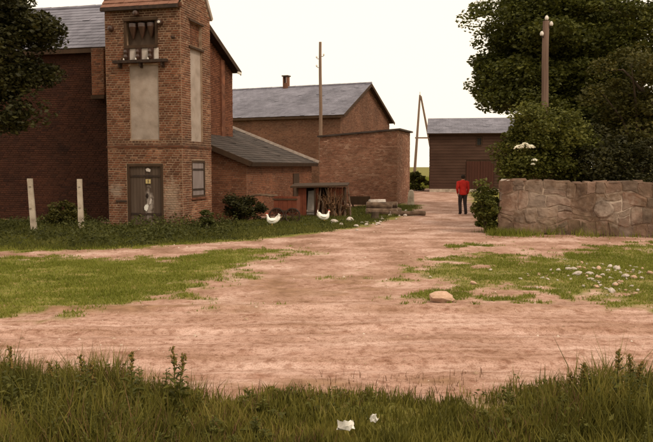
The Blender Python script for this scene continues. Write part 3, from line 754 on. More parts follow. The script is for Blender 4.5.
wf = MB(); wf.box(3.68, 4.12, -0.09, -0.045, 4.32, 4.38); wf.box(3.68, 4.12, -0.09, -0.045, 3.72, 3.78); wf.box(3.68, 3.74, -0.09, -0.045, 3.78, 4.32); wf.box(4.06, 4.12, -0.09, -0.045, 3.78, 4.32)
wfo = wf.build('window', M['dark_wood'], far)
wf = MB(); wf.box(3.74, 4.06, -0.02, -0.008, 3.78, 4.32); wf.build('pane', M['black'], wfo)
sl = math.hypot(FD / 2, FR - FE); c_, s_ = FD / 2 / sl, (FR - FE) / sl
vF, nF = Vector((0, c_, s_)), Vector((0, -s_, c_)); vB, nB = Vector((0, -c_, s_)), Vector((0, s_, c_))
rf = MB(); pF = Vector((-0.25, 0, FE)) - vF * 0.45; pB = Vector((-0.25, FD, FE)) - vB * 0.45
obox(rf, pF, X, vF, nF, 0, FW + 0.5, 0, sl + 0.45, 0.01, 0.08); obox(rf, pB, X, vB, nB, 0, FW + 0.5, 0, sl + 0.43, 0.01, 0.08)
fro = rf.build('roof', M['dark_wood'], far)
tl = MB(); tiles(tl, pF + nF * 0.08, X, vF, nF, FW + 0.5, sl + 0.45, seed=9, tw=0.5, th=0.4); tl.build('slates', M['slate'], fro, kind='stuff')
tl = MB(); tiles(tl, pB + nB * 0.08, X, vB, nB, FW + 0.5, sl + 0.45, seed=10, tw=0.5, th=0.4); tl.build('slates', M['slate'], fro, kind='stuff')

# ------------------------------------------------------------------ field-stone wall on the right
def clip_poly(pol, a, b, c):
    out = []
    for i in range(len(pol)):
        p, q = pol[i], pol[(i + 1) % len(pol)]
        dp, dq = a * p[0] + b * p[1] - c, a * q[0] + b * q[1] - c
        if dp <= 0: out.append(p)
        if dp * dq < 0:
            t = dp / (dp - dq); out.append((p[0] + (q[0] - p[0]) * t, p[1] + (q[1] - p[1]) * t))
    return out

A_ = G(499, 234); B_ = G(690, 238)
wdir = (B_ - A_).normalized(); WL = (B_ - A_).length
swall = thing('stone_wall', 'field stone garden wall with patchy pale mortar on the right', 'wall', A_, math.atan2(wdir.y, wdir.x))
WH = 1.66
wall_top = lambda a: WH + 0.03 * math.sin(a * 1.7 + 0.5) + 0.015 * math.sin(a * 5.1) - 0.10 * math.exp(-((a - 4.2) / 0.25) ** 2)
w = MB(); nseg = 40
for i in range(nseg):
    a0, a1 = WL * i / nseg + 0.04, WL * (i + 1) / nseg + 0.04
    t0, t1 = wall_top(a0) - 0.05, wall_top(a1) - 0.05
    w.add([(a0, 0.04, -0.1), (a1, 0.04, -0.1), (a1, 0.46, -0.1), (a0, 0.46, -0.1), (a0, 0.05, t0), (a1, 0.05, t1), (a1, 0.45, t1), (a0, 0.45, t0)],
          [(4, 5, 6, 7), (0, 1, 5, 4), (2, 3, 7, 6)] + ([(3, 0, 4, 7)] if i == 0 else []) + ([(1, 2, 6, 5)] if i == nseg - 1 else []))
M['wall_mortar'] = material('wall_mortar', [(0.085, 0.052, 0.034), (0.14, 0.09, 0.06), (0.26, 0.18, 0.135)], nscale=1.4, bump=0.6, bscale=30, detail=8,
    patch=[((1.3, 0, 1.1), (0.8, 2, 0.6), (0.45, 0.36, 0.29), 0.6, 5), ((3.5, 0, 0.9), (0.6, 2, 0.5), (0.6, 0.5, 0.42), 0.6, 3)])
w.build('core', M['wall_mortar'], swall)
STONE_M = [material('wall_stone_%s' % n, cs, nscale=3.2, bump=1.0, bscale=11, detail=10, stain=(1.1, 0.45), patch=[((1.2, 0, 1.0), (0.9, 2, 0.7), (0.42, 0.33, 0.27), 0.4, 7), ((3.4, 0, 0.8), (0.7, 2, 0.5), (0.45, 0.37, 0.31), 0.35, 8), ((2.2, 0, 0.3), (1.2, 2, 0.3), (0.07, 0.06, 0.03), 0.5, 6), ((5, 0, 0.9), (1.2, 2, 1.2), (0.08, 0.06, 0.035), 0.4, 4)]) for n, cs in (  # last patch puts tree shade into the colour at the right end
    ('brown', [(0.095, 0.058, 0.038), (0.15, 0.094, 0.063), (0.23, 0.15, 0.105)]), ('red', [(0.11, 0.06, 0.04), (0.165, 0.095, 0.065), (0.23, 0.145, 0.105)]),
    ('tan', [(0.115, 0.073, 0.049), (0.175, 0.115, 0.079), (0.25, 0.175, 0.128)]), ('grey', [(0.09, 0.06, 0.045), (0.14, 0.097, 0.073), (0.20, 0.147, 0.115)]), ('rose', [(0.125, 0.077, 0.055), (0.185, 0.118, 0.087), (0.27, 0.187, 0.145)]))]
def stone_piece(cell, y0, ydir, depth, mat_, parent, axis='front'):
    cx = sum(p[0] for p in cell) / len(cell); cz = sum(p[1] for p in cell) / len(cell)
    # round the corners a little
    q = []
    for i in range(len(cell)):
        p, n_ = cell[i], cell[(i + 1) % len(cell)]
        q += [(p[0] * .88 + n_[0] * .12, p[1] * .88 + n_[1] * .12), (p[0] * .12 + n_[0] * .88, p[1] * .12 + n_[1] * .88)]
    n = len(q); mb = MB()
    def ring(sc, d): return [(cx + (p[0] - cx) * sc + rnd.uniform(-.006, .006), d + rnd.uniform(-.008, .008), cz + (p[1] - cz) * sc + rnd.uniform(-.006, .006)) for p in q]
    v = ring(1.0, 0.0) + ring(0.97, depth * 0.7) + ring(0.80, depth)
    v = [(p[0], y0 + ydir * p[1], p[2]) for p in v] if axis == 'front' else [(y0 + ydir * p[1], p[0], p[2]) for p in v]
    mb.v = list(v)
    for k in range(2):
        for i in range(n): mb.f.append((k * n + i, k * n + (i + 1) % n, (k + 1) * n + (i + 1) % n, (k + 1) * n + i))
    mb.f.append(tuple(2 * n + i for i in range(n)))
    mb.build('stone', mat_, parent, smooth=False)
cz_ = [0.0, 0.40, 0.80, 1.24, WH]
wav = lambda a, k: (0.0 if k == 0 else cz_[k] + 0.085 * math.sin(a * 2.3 + k * 2.1) + 0.05 * math.sin(a * 6.1 + k * 1.3)) if k < 4 else wall_top(a)
for r_ in range(4):
    a = -0.02
    while a < WL:
        b = a + rnd.choice((0.26, 0.34, 0.42, 0.52, 0.64)) * rnd.uniform(.85, 1.15)
        if WL - b < 0.15: b = WL + 0.03
        j_ = lambda: rnd.uniform(-.05, .05)
        sp_ = rnd.uniform(.35, .65); halves = [(0.0, 1.0)] if rnd.random() < .72 else [(0.0, sp_), (sp_, 1.0)]
        for (h0, h1) in halves:
            lo = lambda x, h: wav(x, r_) + (wav(x, r_ + 1) - wav(x, r_)) * h
            g_ = 0.007 if rnd.random() < .75 else 0.02
            m_ = (a + b) / 2 + j_()
            cell = [(a + g_ + j_() * .6, lo(a, h0) + g_), (m_, lo(m_, h0) + g_ + j_() * .6), (b - g_ + j_() * .6, lo(b, h0) + g_), (b - g_ + j_() * .8, lo(b, (h0 + h1) / 2)), (b - g_ + j_() * .6, lo(b, h1) - g_), (m_ + j_(), lo(m_, h1) - g_ + j_() * .6), (a + g_ + j_() * .6, lo(a, h1) - g_), (a + g_ + j_() * .8, lo(a, (h0 + h1) / 2))]
            stone_piece(cell, 0.05, -1, rnd.uniform(0.010, 0.032), STONE_M[int(rnd.random() * 5)], swall)
        a = b
oc_ = [(3.02 + .30 * math.cos(k * math.pi / 4 + .2) * rnd.uniform(.9, 1.1), 0.80 + .27 * math.sin(k * math.pi / 4 + .2) * rnd.uniform(.9, 1.1)) for k in range(8)]
stone_piece(oc_, 0.0, -1, 0.10, STONE_M[3], swall)
for r_ in range(5):                      # end of the wall
    z0, z1 = WH * r_ / 5 + 0.015, WH * (r_ + 1) / 5 - 0.015
    s_ = rnd.uniform(0.18, 0.32)
    for (a, b) in ((0.02, s_), (s_ + 0.02, 0.48)):
        stone_piece([(a, z0), (b, z0), (b, z1), (a, z1)], 0.05, -1, rnd.uniform(0.05, 0.1), rnd.choice(STONE_M), swall, 'side')
a = 0.0
while a < WL:                            # cap stones
    l_ = rnd.uniform(0.25, 0.6); z0 = wall_top(a + l_ / 2) - 0.05
    mb = MB(); t_ = rnd.uniform(0.05, 0.075)
    q = [(a + .01, .03, z0), (a + l_ - .01, .03, z0), (a + l_ - .01, .5, z0), (a + .01, .5, z0), (a + .05, .04, z0 + t_), (a + l_ - .05, .04, z0 + t_ + rnd.uniform(-.02, .02)), (a + l_ - .05, .45, z0 + t_), (a + .05, .45, z0 + t_)]
    mb.add([tuple(c + rnd.uniform(-.012, .012) for c in p) for p in q], [(4, 5, 6, 7), (0, 1, 5, 4), (1, 2, 6, 5), (2, 3, 7, 6), (3, 0, 4, 7)])
    mb.build('cap_stone', M['plaster_white'] if a < 0.3 else rnd.choice(STONE_M), swall); a += l_

# ------------------------------------------------------------------ poles and posts
def pole(name, label, base, top, r0, r1, mat_, lean_=(0, 0), cat='pole'):
    t = thing(name, label, cat, base)
    h = top
    mb = MB(); n = 10
    mb.tube([(lean_[0] * k / n + 0.012 * math.sin(k * 1.3), lean_[1] * k / n, -0.3 + (h + 0.3) * k / n) for k in range(n + 1)], [r0 + (r1 - r0) * k / n for k in range(n + 1)], 10)
    mb.build('pole', mat_, t, smooth=False); return t

p1 = P(321, 42, 47.0)
t = pole('utility_pole', 'tall thin wooden pole between the flat shed and the big barn', (p1.x, 47, 0), p1.z, 0.14, 0.09, M['pole_far'], (-0.05, 0))
for (dx, dz, s) in ((-0.12, -1.0, -1), (0.12, -0.85, 1), (-0.12, -1.55, -1)):
    mb = MB(); z_ = p1.z + dz; mb.tube([(-0.05, 0, z_ - 0.06), (-0.05 + dx * 1.5, 0, z_ - 0.06), (-0.05 + dx * 1.9, 0, z_)], 0.02, 6); br = mb.build('bracket', M['iron'], t)
    mb = MB(); mb.tube([(-0.05 + dx * 1.9, 0, z_), (-0.05 + dx * 1.9, 0, z_ + .05), (-0.05 + dx * 1.9, 0, z_ + .12)], [0.05, 0.06, 0.03], 8); mb.build('insulator', M['porcelain'], br)

p2 = P(546, 21, 26.0)
t = pole('utility_pole', 'stout wooden pole standing against the dark tree behind the stone wall', (p2.x + 0.05, 26.0, 0), p2.z, 0.14, 0.11, M['pole_wood'], (-0.05, 0))
for (dx, dz) in ((0.16, -0.18), (-0.16, -0.52), (0.0, 0.02)):
    z_ = p2.z + dz
    mb = MB(); mb.tube([(-0.05, -0.02, z_ - 0.05), (-0.05 + dx, -0.08, z_ - 0.05), (-0.05 + dx, -0.08, z_ + 0.02)], 0.018, 6); br = mb.build('bracket', M['iron'], t)
    mb = MB(); mb.tube([(-0.05 + dx, -0.08, z_), (-0.05 + dx, -0.08, z_ + .05), (-0.05 + dx, -0.08, z_ + .10), (-0.05 + dx, -0.08, z_ + .15)], [0.05, 0.07, 0.06, 0.03], 10); mb.build('insulator', M['porcelain'], br)

# A-frame line pole far off
q0 = P(420, 95, 70.0)
t = thing('line_pole', 'A-shaped wooden line pole standing in the field past the shed', 'pole', (q0.x, 70, 0))
mb = MB(); mb.tube([(-0.55, 0, -0.2), (0.0, 0, q0.z)], [0.15, 0.09], 8); mb.build('leg', M['pole_far'], t)
mb = MB(); mb.tube([(1.95, 0.4, -0.2), (0.08, 0, q0.z - 0.1)], [0.15, 0.09], 8); mb.build('leg', M['pole_far'], t)
mb = MB(); mb.box(-0.45, 1.25, -0.1, -0.02, 4.72, 4.86); mb.build('crossbar', M['pole_far'], t)
mb = MB(); mb.tube([(0, 0, q0.z - 0.02), (0, 0, q0.z + 0.3)], [0.05, 0.04], 6); mb.build('insulator', M['porcelain'], t)

def concrete_post(base, h, lean_, label):
    t = thing('concrete_post', label, 'post', (base.x, base.y, gz(base.x, base.y)), 0.15, 'concrete posts by the dark hall')
    mb = MB(); s0, s1 = 0.085, 0.07; n = 6
    for k in range(n + 1):
        f = k / n; s = s0 + (s1 - s0) * f; x_ = lean_ * f; z_ = -0.2 + (h + 0.2) * f
        j = lambda: rnd.uniform(-.004, .004)
        mb.v += [(x_ - s + j(), -s + j(), z_), (x_ + s + j(), -s + j(), z_), (x_ + s + j(), s + j(), z_), (x_ - s + j(), s + j(), z_)]
        if k:
            b = 4 * (k - 1)
            mb.f += [(b + i, b + (i + 1) % 4, b + 4 + (i + 1) % 4, b + 4 + i) for i in range(4)]
    mb.f.append((4 * n, 4 * n + 1, 4 * n + 2, 4 * n + 3)); mb.build('post', M['concrete'], t)
    for z_ in (h * 0.45, h * 0.85):
        st = MB(); st.tube([(lean_ * .8 - 0.03, -s0 - 0.005, z_), (lean_ * .8, -s0 - 0.03, z_), (lean_ * .8 + 0.03, -s0 - 0.005, z_)], 0.008, 5); st.build('wire_staple', M['iron'], t)
concrete_post(G(34.5, 233), 1.70, -0.09, 'pale leaning concrete post, nearer the left tree')
concrete_post(G(81.5, 231), 1.68, -0.02, 'pale upright concrete post, nearer the brick tower')
b_ = P(411, 190, 39.2)
t = thing('bollard', 'short grey stone bollard at the corner of the flat shed', 'bollard', (b_.x, 39.2, 0))
mb = MB(); mb.tube([(0, 0, -0.1), (0, 0, 0.3), (0.01, 0, 0.62), (0.01, 0, 0.76), (0.01, 0, 0.82)], [0.2, 0.18, 0.16, 0.13, 0.05], 10); mb.build('shaft', M['concrete'], t)

# ------------------------------------------------------------------ foliage
def leaf_geo(pts, size, r, flat=0.35, aspect=0.55, up=0.0):
    n = len(pts); d = r.normal(size=(n, 3)); d[:, 2] *= flat; d[:, 2] += up
    d /= np.linalg.norm(d, axis=1, keepdims=True) + 1e-9
    e = r.normal(size=(n, 3)); e -= d * (e * d).sum(1, keepdims=True); e /= np.linalg.norm(e, axis=1, keepdims=True) + 1e-9
    nn = np.cross(d, e)
    s = (size * r.uniform(0.5, 1.55, n))[:, None]
    a = pts - d * s * .5; b = pts + d * s * .5
    l = pts - d * s * .05 + e * s * aspect * .5 + nn * s * .12; q = pts - d * s * .05 - e * s * aspect * .5 + nn * s * .12
    v = np.stack([a, l, b, q], 1).reshape(-1, 3)
    f = np.arange(n * 4).reshape(-1, 4)
    return v, f

def clump_points(r, n_clumps, per, cen, rad, cr=(0.45, 0.95), shell=0.55, zcut=None):
    """leaf positions in clumps spread through an ellipsoid, thicker towards its outside"""
    out = []
    for k in range(n_clumps):
        d = r.normal(size=3); d /= np.linalg.norm(d)
        t = r.uniform(shell, 1.0) if r.random() < 0.8 else r.uniform(0.1, shell)
        lump = 0.66 + 0.56 * vnoise(np.array([d[0] * 2.3 + 5 + cen[0]]), np.array([d[1] * 2.3 + d[2] * 1.9 + 9]), 77)[0]
        c = np.array(cen) + d * np.array(rad) * t * lump
        if zcut is not None and c[2] < zcut: continue
        q = r.normal(size=(per, 3)); q /= np.linalg.norm(q, axis=1, keepdims=True) + 1e-9
        q *= (r.uniform(0.15, 1, per) ** 0.5)[:, None]
        w = r.uniform(*cr) * (1.0 if r.random() > 0.25 else 0.55); q *= np.array([w, w, w * 0.62])
        out.append(c + q)
    return np.concatenate(out)

def tree_wood(root, base, height, r0, cen, rad, seed, nb=9):
    r = random.Random(seed); mb = MB()
    top = Vector((cen[0], cen[1], cen[2] + rad[2] * 0.5)); b = Vector(base)
    pts = [b + (top - b) * (k / 8) + Vector((r.uniform(-.12, .12), r.uniform(-.12, .12), 0)) * (1 if k else 0) for k in range(9)]
    mb.tube(pts, [r0 * (1.25 if k == 0 else 1 - 0.1 * k) for k in range(9)], 10)
    mb.build('trunk', M['bark'], root, smooth=True)
    for k in range(nb):
        s = pts[3 + k % 5]; a = 2 * math.pi * k / nb + r.uniform(-.3, .3)
        e = Vector(cen) + Vector((math.cos(a) * rad[0] * r.uniform(.5, .85), math.sin(a) * rad[1] * r.uniform(.5, .85), rad[2] * r.uniform(-.45, .7)))
        m_ = (s + e) / 2 + Vector((0, 0, r.uniform(.1, .5)))
        lb = MB(); lb.tube([s, (s + m_) / 2 + Vector((r.uniform(-.1, .1),) * 3), m_, (m_ + e) / 2, e], [r0 * .42, r0 * .33, r0 * .24, r0 * .15, r0 * .05], 7); lb.build('limb', M['bark'], root, smooth=True)

def tree(name, label, base, cen, rad, n_clumps, per, leaf, mat_, r0=0.25, seed=1, cr=(0.45, 0.95), group=None, cat='tree', extra=(), nb=9):
    t = thing(name, label, cat, base, 0, group)
    r = np.random.default_rng(seed); b = np.array(base, float)
    c = np.array(cen) - b
    tree_wood(t, (0, 0, -0.1), cen[2], r0, c, rad, seed, nb)
    pts = [clump_points(r, n_clumps, per, c, rad, cr)]
    for (ec, er, en) in extra: pts.append(clump_points(r, en, per, np.array(ec) - b, er, cr))
    v, f = leaf_geo(np.concatenate(pts), leaf, r)
    o = fast_mesh('crown', v, f, mat_, t); return t

# big tree behind the stone wall
c1 = P(585, 40, 32.0)
tree('leafy_tree', 'huge dark leafy tree towering behind the stone wall', (c1.x, 32, 0), (c1.x, 32, 7.6), (4.6, 3.9, 4.5), 270, 430, 0.145, M['leaf_tree'], 0.34, 101, (0.5, 1.15), nb=12,
     extra=[(P(520, 26, 31), (1.55, 1.5, 1.3), 26), (P(503, 76, 31), (1.3, 1.4, 1.1), 22), (P(527, 95, 30), (1.5, 1.4, 1.0), 24), (P(560, 20, 31), (2.4, 2, 1.8), 34), (P(530, 60, 30.5), (1.9, 1.4, 1.5), 26), (P(600, 70, 30.5), (2.4, 1.6, 2.0), 40), (P(590, 120, 29.5), (2.6, 1.4, 1.4), 40), (P(645, 140, 29.5), (2.2, 1.4, 1.6), 34)])
c2 = P(632, 110, 26.5)
tree('russet_tree', 'reddish brown leafed small tree at the far right over the wall', (c2.x + .4, 26.5, 0), (c2.x + .4, 26.5, 4.1), (2.2, 1.8, 2.6), 80, 300, 0.12, M['leaf_rust'], 0.16, 102, (0.4, 0.8))
c3 = P(548, 135, 24.1)
eld = tree('elder_bush', 'olive green elder bush with white flower heads behind the wall', (c3.x, 24.1, 0), (c3.x, 24.1, 2.75), (1.5, 0.95, 1.55), 95, 300, 0.10, M['leaf_shrub'], 0.10, 103, (0.35, 0.7), cat='bush',
     extra=[(P(524, 165, 23.9), (0.65, 0.6, 0.7), 22)])
for k, (u, v, s) in enumerate(((519, 147, .15), (525, 144.5, .17), (531, 146.5, .14), (534.5, 160, .10), (533, 164, .06))):
    e0 = Vector((c3.x, 24.1, 0)); c_ = P(u, v, 23.15) - e0
    mb = MB(); r_ = np.random.default_rng(500 + k)
    for j in range(60):
        a, q = r_.uniform(0, 6.28), s * math.sqrt(r_.random())
        o = Vector((math.cos(a) * q, math.sin(a) * q * .7, 0.3 * s - q * q / s * .6 + r_.uniform(-.015, .015))) + c_
        w_ = r_.uniform(.014, .026)
        mb.add([o + Vector((-w_, 0, 0)), o + Vector((0, -w_, 0)), o + Vector((w_, 0, 0)), o + Vector((0, w_, 0)), o + Vector((0, 0, w_)), o - Vector((0, 0, w_))], [(0, 1, 4), (1, 2, 4), (2, 3, 4), (3, 0, 4), (1, 0, 5), (2, 1, 5), (3, 2, 5), (0, 3, 5)])
    fh = mb.build('flower_head', M['flower'], eld)
    mb = MB(); mb.tube([c_, c_ + Vector((0.05, 0.3, -0.25)), c_ + Vector((0.15, 0.8, -0.6))], [.008, .010, .014], 5); mb.build('stalk', M['weed_tall'], fh)
c4_ = P(612, 150, 24.0)
tree('dark_bush', 'dense dark green bush just over the right part of the stone wall', (c4_.x, 24.0, 0), (c4_.x, 23.9, 2.0), (1.7, 1.15, 1.5), 90, 260, 0.10, M['leaf_dark'], 0.09, 104, (0.35, 0.7), cat='bush')

def shrub(name, label, cen, rad, n_clumps, per, leaf, mat_, seed, cr=(0.2, 0.4), stems=6, cat='bush', group=None):
    t = thing(name, label, cat, (cen[0], cen[1], gz(cen[0], cen[1])), 0, group)
    r = np.random.default_rng(seed); rr = random.Random(seed)
    for k in range(stems):
        a = rr.uniform(0, 6.28); e = Vector((math.cos(a) * rad[0] * .6, math.sin(a) * rad[1] * .6, cen[2] + rad[2] * rr.uniform(0, .6)))
        mb = MB(); mb.tube([(e.x * .1, e.y * .1, -0.05), (e.x * .5, e.y * .5, e.z * .55), e], [0.025, 0.018, 0.008], 6); mb.build('stem', M['bark'], t)
    pts = clump_points(r, n_clumps, per, (0, 0, cen[2]), rad, cr); pts = pts[pts[:, 2] > 0.01]
    v, f = leaf_geo(pts, leaf, r); fast_mesh('crown', v, f, mat_, t); return t
i_ = G(487, 233)
shrub('ivy_shrub', 'dark ivy shrub clinging to the left end of the stone wall', (i_.x - 0.02, i_.y + 0.1, 0.80), (0.36, 0.5, 0.85), 60, 130, 0.09, M['leaf_shrub'], 201, (0.14, 0.3))
s_ = G(246, 222)
shrub('dark_shrub', 'dark green shrub against the annex wall right of the tower', (s_.x - .15, s_.y + .35, 0.5), (0.75, 0.55, 0.55), 55, 120, 0.09, M['leaf_dark'], 202, (0.16, 0.34))
s_ = G(206, 230)
shrub('small_shrub', 'small green shrub at the foot of the tower under its shuttered window', (s_.x + .05, s_.y - .1, 0.30), (0.28, 0.24, 0.34), 20, 80, 0.08, M['leaf_weed'], 203, (0.1, 0.2))
s_ = G(58, 228)
shrub('brown_shrub', 'brownish shrub behind and between the two concrete posts', (s_.x, s_.y + .8, 0.45), (0.7, 0.4, 0.45), 36, 110, 0.09, M['leaf_rust'], 204, (0.15, 0.3))
s_ = P(416, 180, 62)
shrub('field_bush', 'green bush in the field between shed and timber barn', (s_.x, 62, 0.75), (1.1, 1.0, 0.85), 34, 110, 0.16, M['leaf_shrub'], 205, (0.3, 0.5))
s_ = P(497, 170, 30)
shrub('track_bush', 'tall green bush beside the track in front of the timber barn', (s_.x + .75, 30, 1.15), (0.65, 0.8, 1.1), 60, 140, 0.12, M['leaf_shrub'], 206, (0.25, 0.45))
# left tree
tree('shade_tree', 'dark shady tree overhanging the hall at the left edge', (-11.1, 20.5, 0), (-10.9, 20.8, 6.6), (2.75, 2.6, 3.0), 150, 330, 0.12, M['leaf_dark'], 0.28, 105, (0.4, 0.85),
     extra=[(P(28, 25, 20.3), (1.0, 1.0, 0.9), 18), (P(30, 75, 20.5), (0.8, 0.8, 0.8), 12), (P(5, 110, 20.5), (0.9, 0.9, 0.7), 10)])

# ------------------------------------------------------------------ grass and weeds
def blades(pts, h, w, r, seg=1, lean_=0.35):
    n = len(pts); a = r.uniform(0, 6.283, n); h = np.asarray(h); w = np.asarray(w)
    side = np.stack([np.cos(a), np.sin(a), np.zeros(n)], 1)
    b = r.uniform(0, 6.283, n); ln = (r.uniform(0.05, 1, n) * lean_ * h)[:, None]
    ld = np.stack([np.cos(b), np.sin(b), np.zeros(n)], 1) * ln
    up = np.zeros((n, 3)); up[:, 2] = h
    s = side * (w * .5)[:, None]
    if seg == 1:
        v = np.stack([pts - s, pts + s, pts + up + ld], 1).reshape(-1, 3); f = np.arange(n * 3).reshape(-1, 3)
    else:
        mid = pts + up * .55 + ld * .3; tip = pts + up * .98 + ld
        v = np.stack([pts - s, pts + s, mid + s * .75, mid - s * .75, tip], 1).reshape(-1, 3)
        k = np.arange(n)[:, None] * 5
        f = np.concatenate([k + np.array([0, 1, 2]), k + np.array([0, 2, 3]), k + np.array([3, 2, 4])], 0)
    return v, f

def scatter(n, x0, x1, y0, y1, r, dens):
    x = r.uniform(x0, x1, n); y = r.uniform(y0, y1, n)
    k = r.random(n) < dens(x, y); x, y = x[k], y[k]
    return np.stack([x, y, gh(x, y) - 0.005], 1)

r1 = np.random.default_rng(301)
in_view = lambda x, y: (np.abs(x) < y * 0.50 + 1.0)
notv = lambda x, y: ~((y > ROADN + 0.6) & (y < ROADF - 0.7))
pl_ = scatter(400000, -13, 13, 9.9, 20.5, r1, lambda x, y: green(x, y) ** 1.3 * in_view(x, y) * notv(x, y) * (0.25 + 0.75 * smooth((fbm(x * 1.7, y * 1.7, 61) - 0.36) / 0.2)))
hh = 0.02 + 0.055 * fbm(pl_[:, 0] * 1.1, pl_[:, 1] * 1.1, 62) * r1.uniform(0.5, 1.5, len(pl_))
v, f = blades(pl_, hh, r1.uniform(0.012, 0.028, len(pl_)), r1, 1, 0.9)
tag(fast_mesh('short_grass', v, f, M['grass_lawn']), 'short green grass on the two patches beside the track', 'grass', kind='stuff')

# foreground bank
def fgh(x, y):
    """height of the growth on the near bank: tall at both sides, low in the middle"""
    l = smooth((-x - 0.5) / 1.5); rr_ = smooth((x - 1.35) / 0.9)
    return 0.11 + 0.30 * l + 0.34 * rr_ * smooth((6.9 - y) / 0.8) + 0.06 * fbm(x * 1.5, y * 1.5, 71) + (0.08 + 0.30 * np.maximum(l, rr_)) * (fbm(x * 3.6, y * 3.6, 76, 3) - 0.5) * 1.7
pf = scatter(150000, -4.6, 4.6, 4.3, 7.2, r1, lambda x, y: green(x, y) * (0.45 + 0.55 * smooth((fbm(x * 2.2, y * 2.2, 72) - 0.35) / 0.2)) * in_view(x, y))
hh = np.maximum(fgh(pf[:, 0], pf[:, 1]), 0.04) * (0.2 + 0.75 * r1.random(len(pf)) ** 1.3 + 0.45 * (r1.random(len(pf)) < 0.025)) * smooth((7.3 - pf[:, 1]) / 0.8 + 0.15)
v, f = blades(pf, hh, r1.uniform(0.006, 0.015, len(pf)), r1, 2, 0.55)
tag(fast_mesh('tall_grass', v, f, M['grass_tall']), 'tall rough grass on the bank in the foreground', 'grass', kind='stuff')
# broad leaves among the grass
pb = scatter(15000, -4.4, 4.4, 4.3, 6.7, r1, lambda x, y: green(x, y) * smooth((fbm(x * 1.3, y * 1.3, 73) - 0.38) / 0.15) * in_view(x, y))
pb[:, 2] += fgh(pb[:, 0], pb[:, 1]) * r1.uniform(0.05, 0.62, len(pb))
v, f = leaf_geo(pb, 0.05, r1, 0.4, 0.42, 0.3)
tag(fast_mesh('bank_weeds', v, f, M['weed_tall']), 'leafy low weeds mixed into the foreground grass', 'weeds', kind='stuff')
# scruffy dead stems along the road edge
pd = scatter(2600, -5, 5, 6.2, 7.2, r1, lambda x, y: 0.6 * smooth((fbm(x * 1.2, y * 1.2, 75) - 0.46) / 0.1))
pd2 = scatter(5000, -4.4, 4.4, 4.4, 6.6, r1, lambda x, y: smooth((fbm(x * 1.6, y * 1.6, 78) - 0.42) / 0.1))
hd_ = np.concatenate([r1.uniform(0.03, 0.12, len(pd)), np.maximum(fgh(pd2[:, 0], pd2[:, 1]), .06) * r1.uniform(0.5, 1.15, len(pd2))]); pd = np.concatenate([pd, pd2])
v, f = blades(pd, hd_, r1.uniform(0.004, 0.009, len(pd)), r1, 2, 0.7)
tag(fast_mesh('dry_grass', v, f, M['stick']), 'dry brown grass stems along the near road edge and through the bank', 'grass', kind='stuff')

# weeds along the buildings
pw_ = scatter(150000, -15, 4.2, 18.5, 37, r1, lambda x, y: smooth((sdist(VERGE, x, y) - 0.15 + (fbm(x, y, 81) - .5) * 1.2) / 0.5) * np.where(x < -2.2, 1.0, 0.30) * (0.12 + 0.88 * smooth((fbm(x * 1.4, y * 1.4, 82) - .42) / .13)))
hv = (0.07 + 1.25 * np.clip(fbm(pw_[:, 0] * 1.6, pw_[:, 1] * 1.6, 83) - .42, 0, 1)) * np.where(pw_[:, 0] < -3.0, 1.0, 0.35) * smooth(sdist(VERGE, pw_[:, 0], pw_[:, 1]) / 1.2 + .2)
pw2 = pw_.copy(); pw2[:, 2] += hv * r1.uniform(0.05, 1, len(pw_))
v, f = leaf_geo(pw2, 0.085, r1, 0.5, 0.5, 0.3)
tag(fast_mesh('verge_weeds', v, f, M['leaf_weed']), 'dark green weeds along the foot of the brick buildings', 'weeds', kind='stuff')
pg = scatter(160000, -15, 5, 18, 38, r1, lambda x, y: smooth((sdist(VERGE, x, y) + 0.1 + (fbm(x * 1.5, y * 1.5, 84) - .5) * 1.0) / 0.5) * in_view(x, y))
v, f = blades(pg, r1.uniform(0.05, 0.17, len(pg)), r1.uniform(0.014, 0.03, len(pg)), r1, 1, 0.7)
tag(fast_mesh('verge_grass', v, f, M['grass_verge']), 'ragged grass strip between buildings and farm track', 'grass', kind='stuff')
pe = scatter(60000, 4.6, 13, 20.6, 24.0, r1, lambda x, y: smooth((fbm(x * 1.3, y * 1.3, 86) - .42) / .12) * np.exp(-np.abs(y - 22.05) / 0.25))
v, f = blades(pe, r1.uniform(0.04, 0.30, len(pe)), r1.uniform(0.014, 0.028, len(pe)), r1, 1, 0.7)
tag(fast_mesh('wall_foot_grass', v, f, M['grass_lawn']), 'thin grass growing along the foot of the stone wall', 'grass', kind='stuff')
pk = scatter(60000, 3, 16, 58, 120, r1, lambda x, y: green(x, y) * (np.abs(x / y - 0.12) < 0.04))
v, f = blades(pk, r1.uniform(0.2, 0.6, len(pk)), r1.uniform(0.03, 0.07, len(pk)), r1, 1, 0.6)
tag(fast_mesh('field_grass', v, f, M['grass_lawn']), 'green field grass far behind the shed', 'grass', kind='stuff')

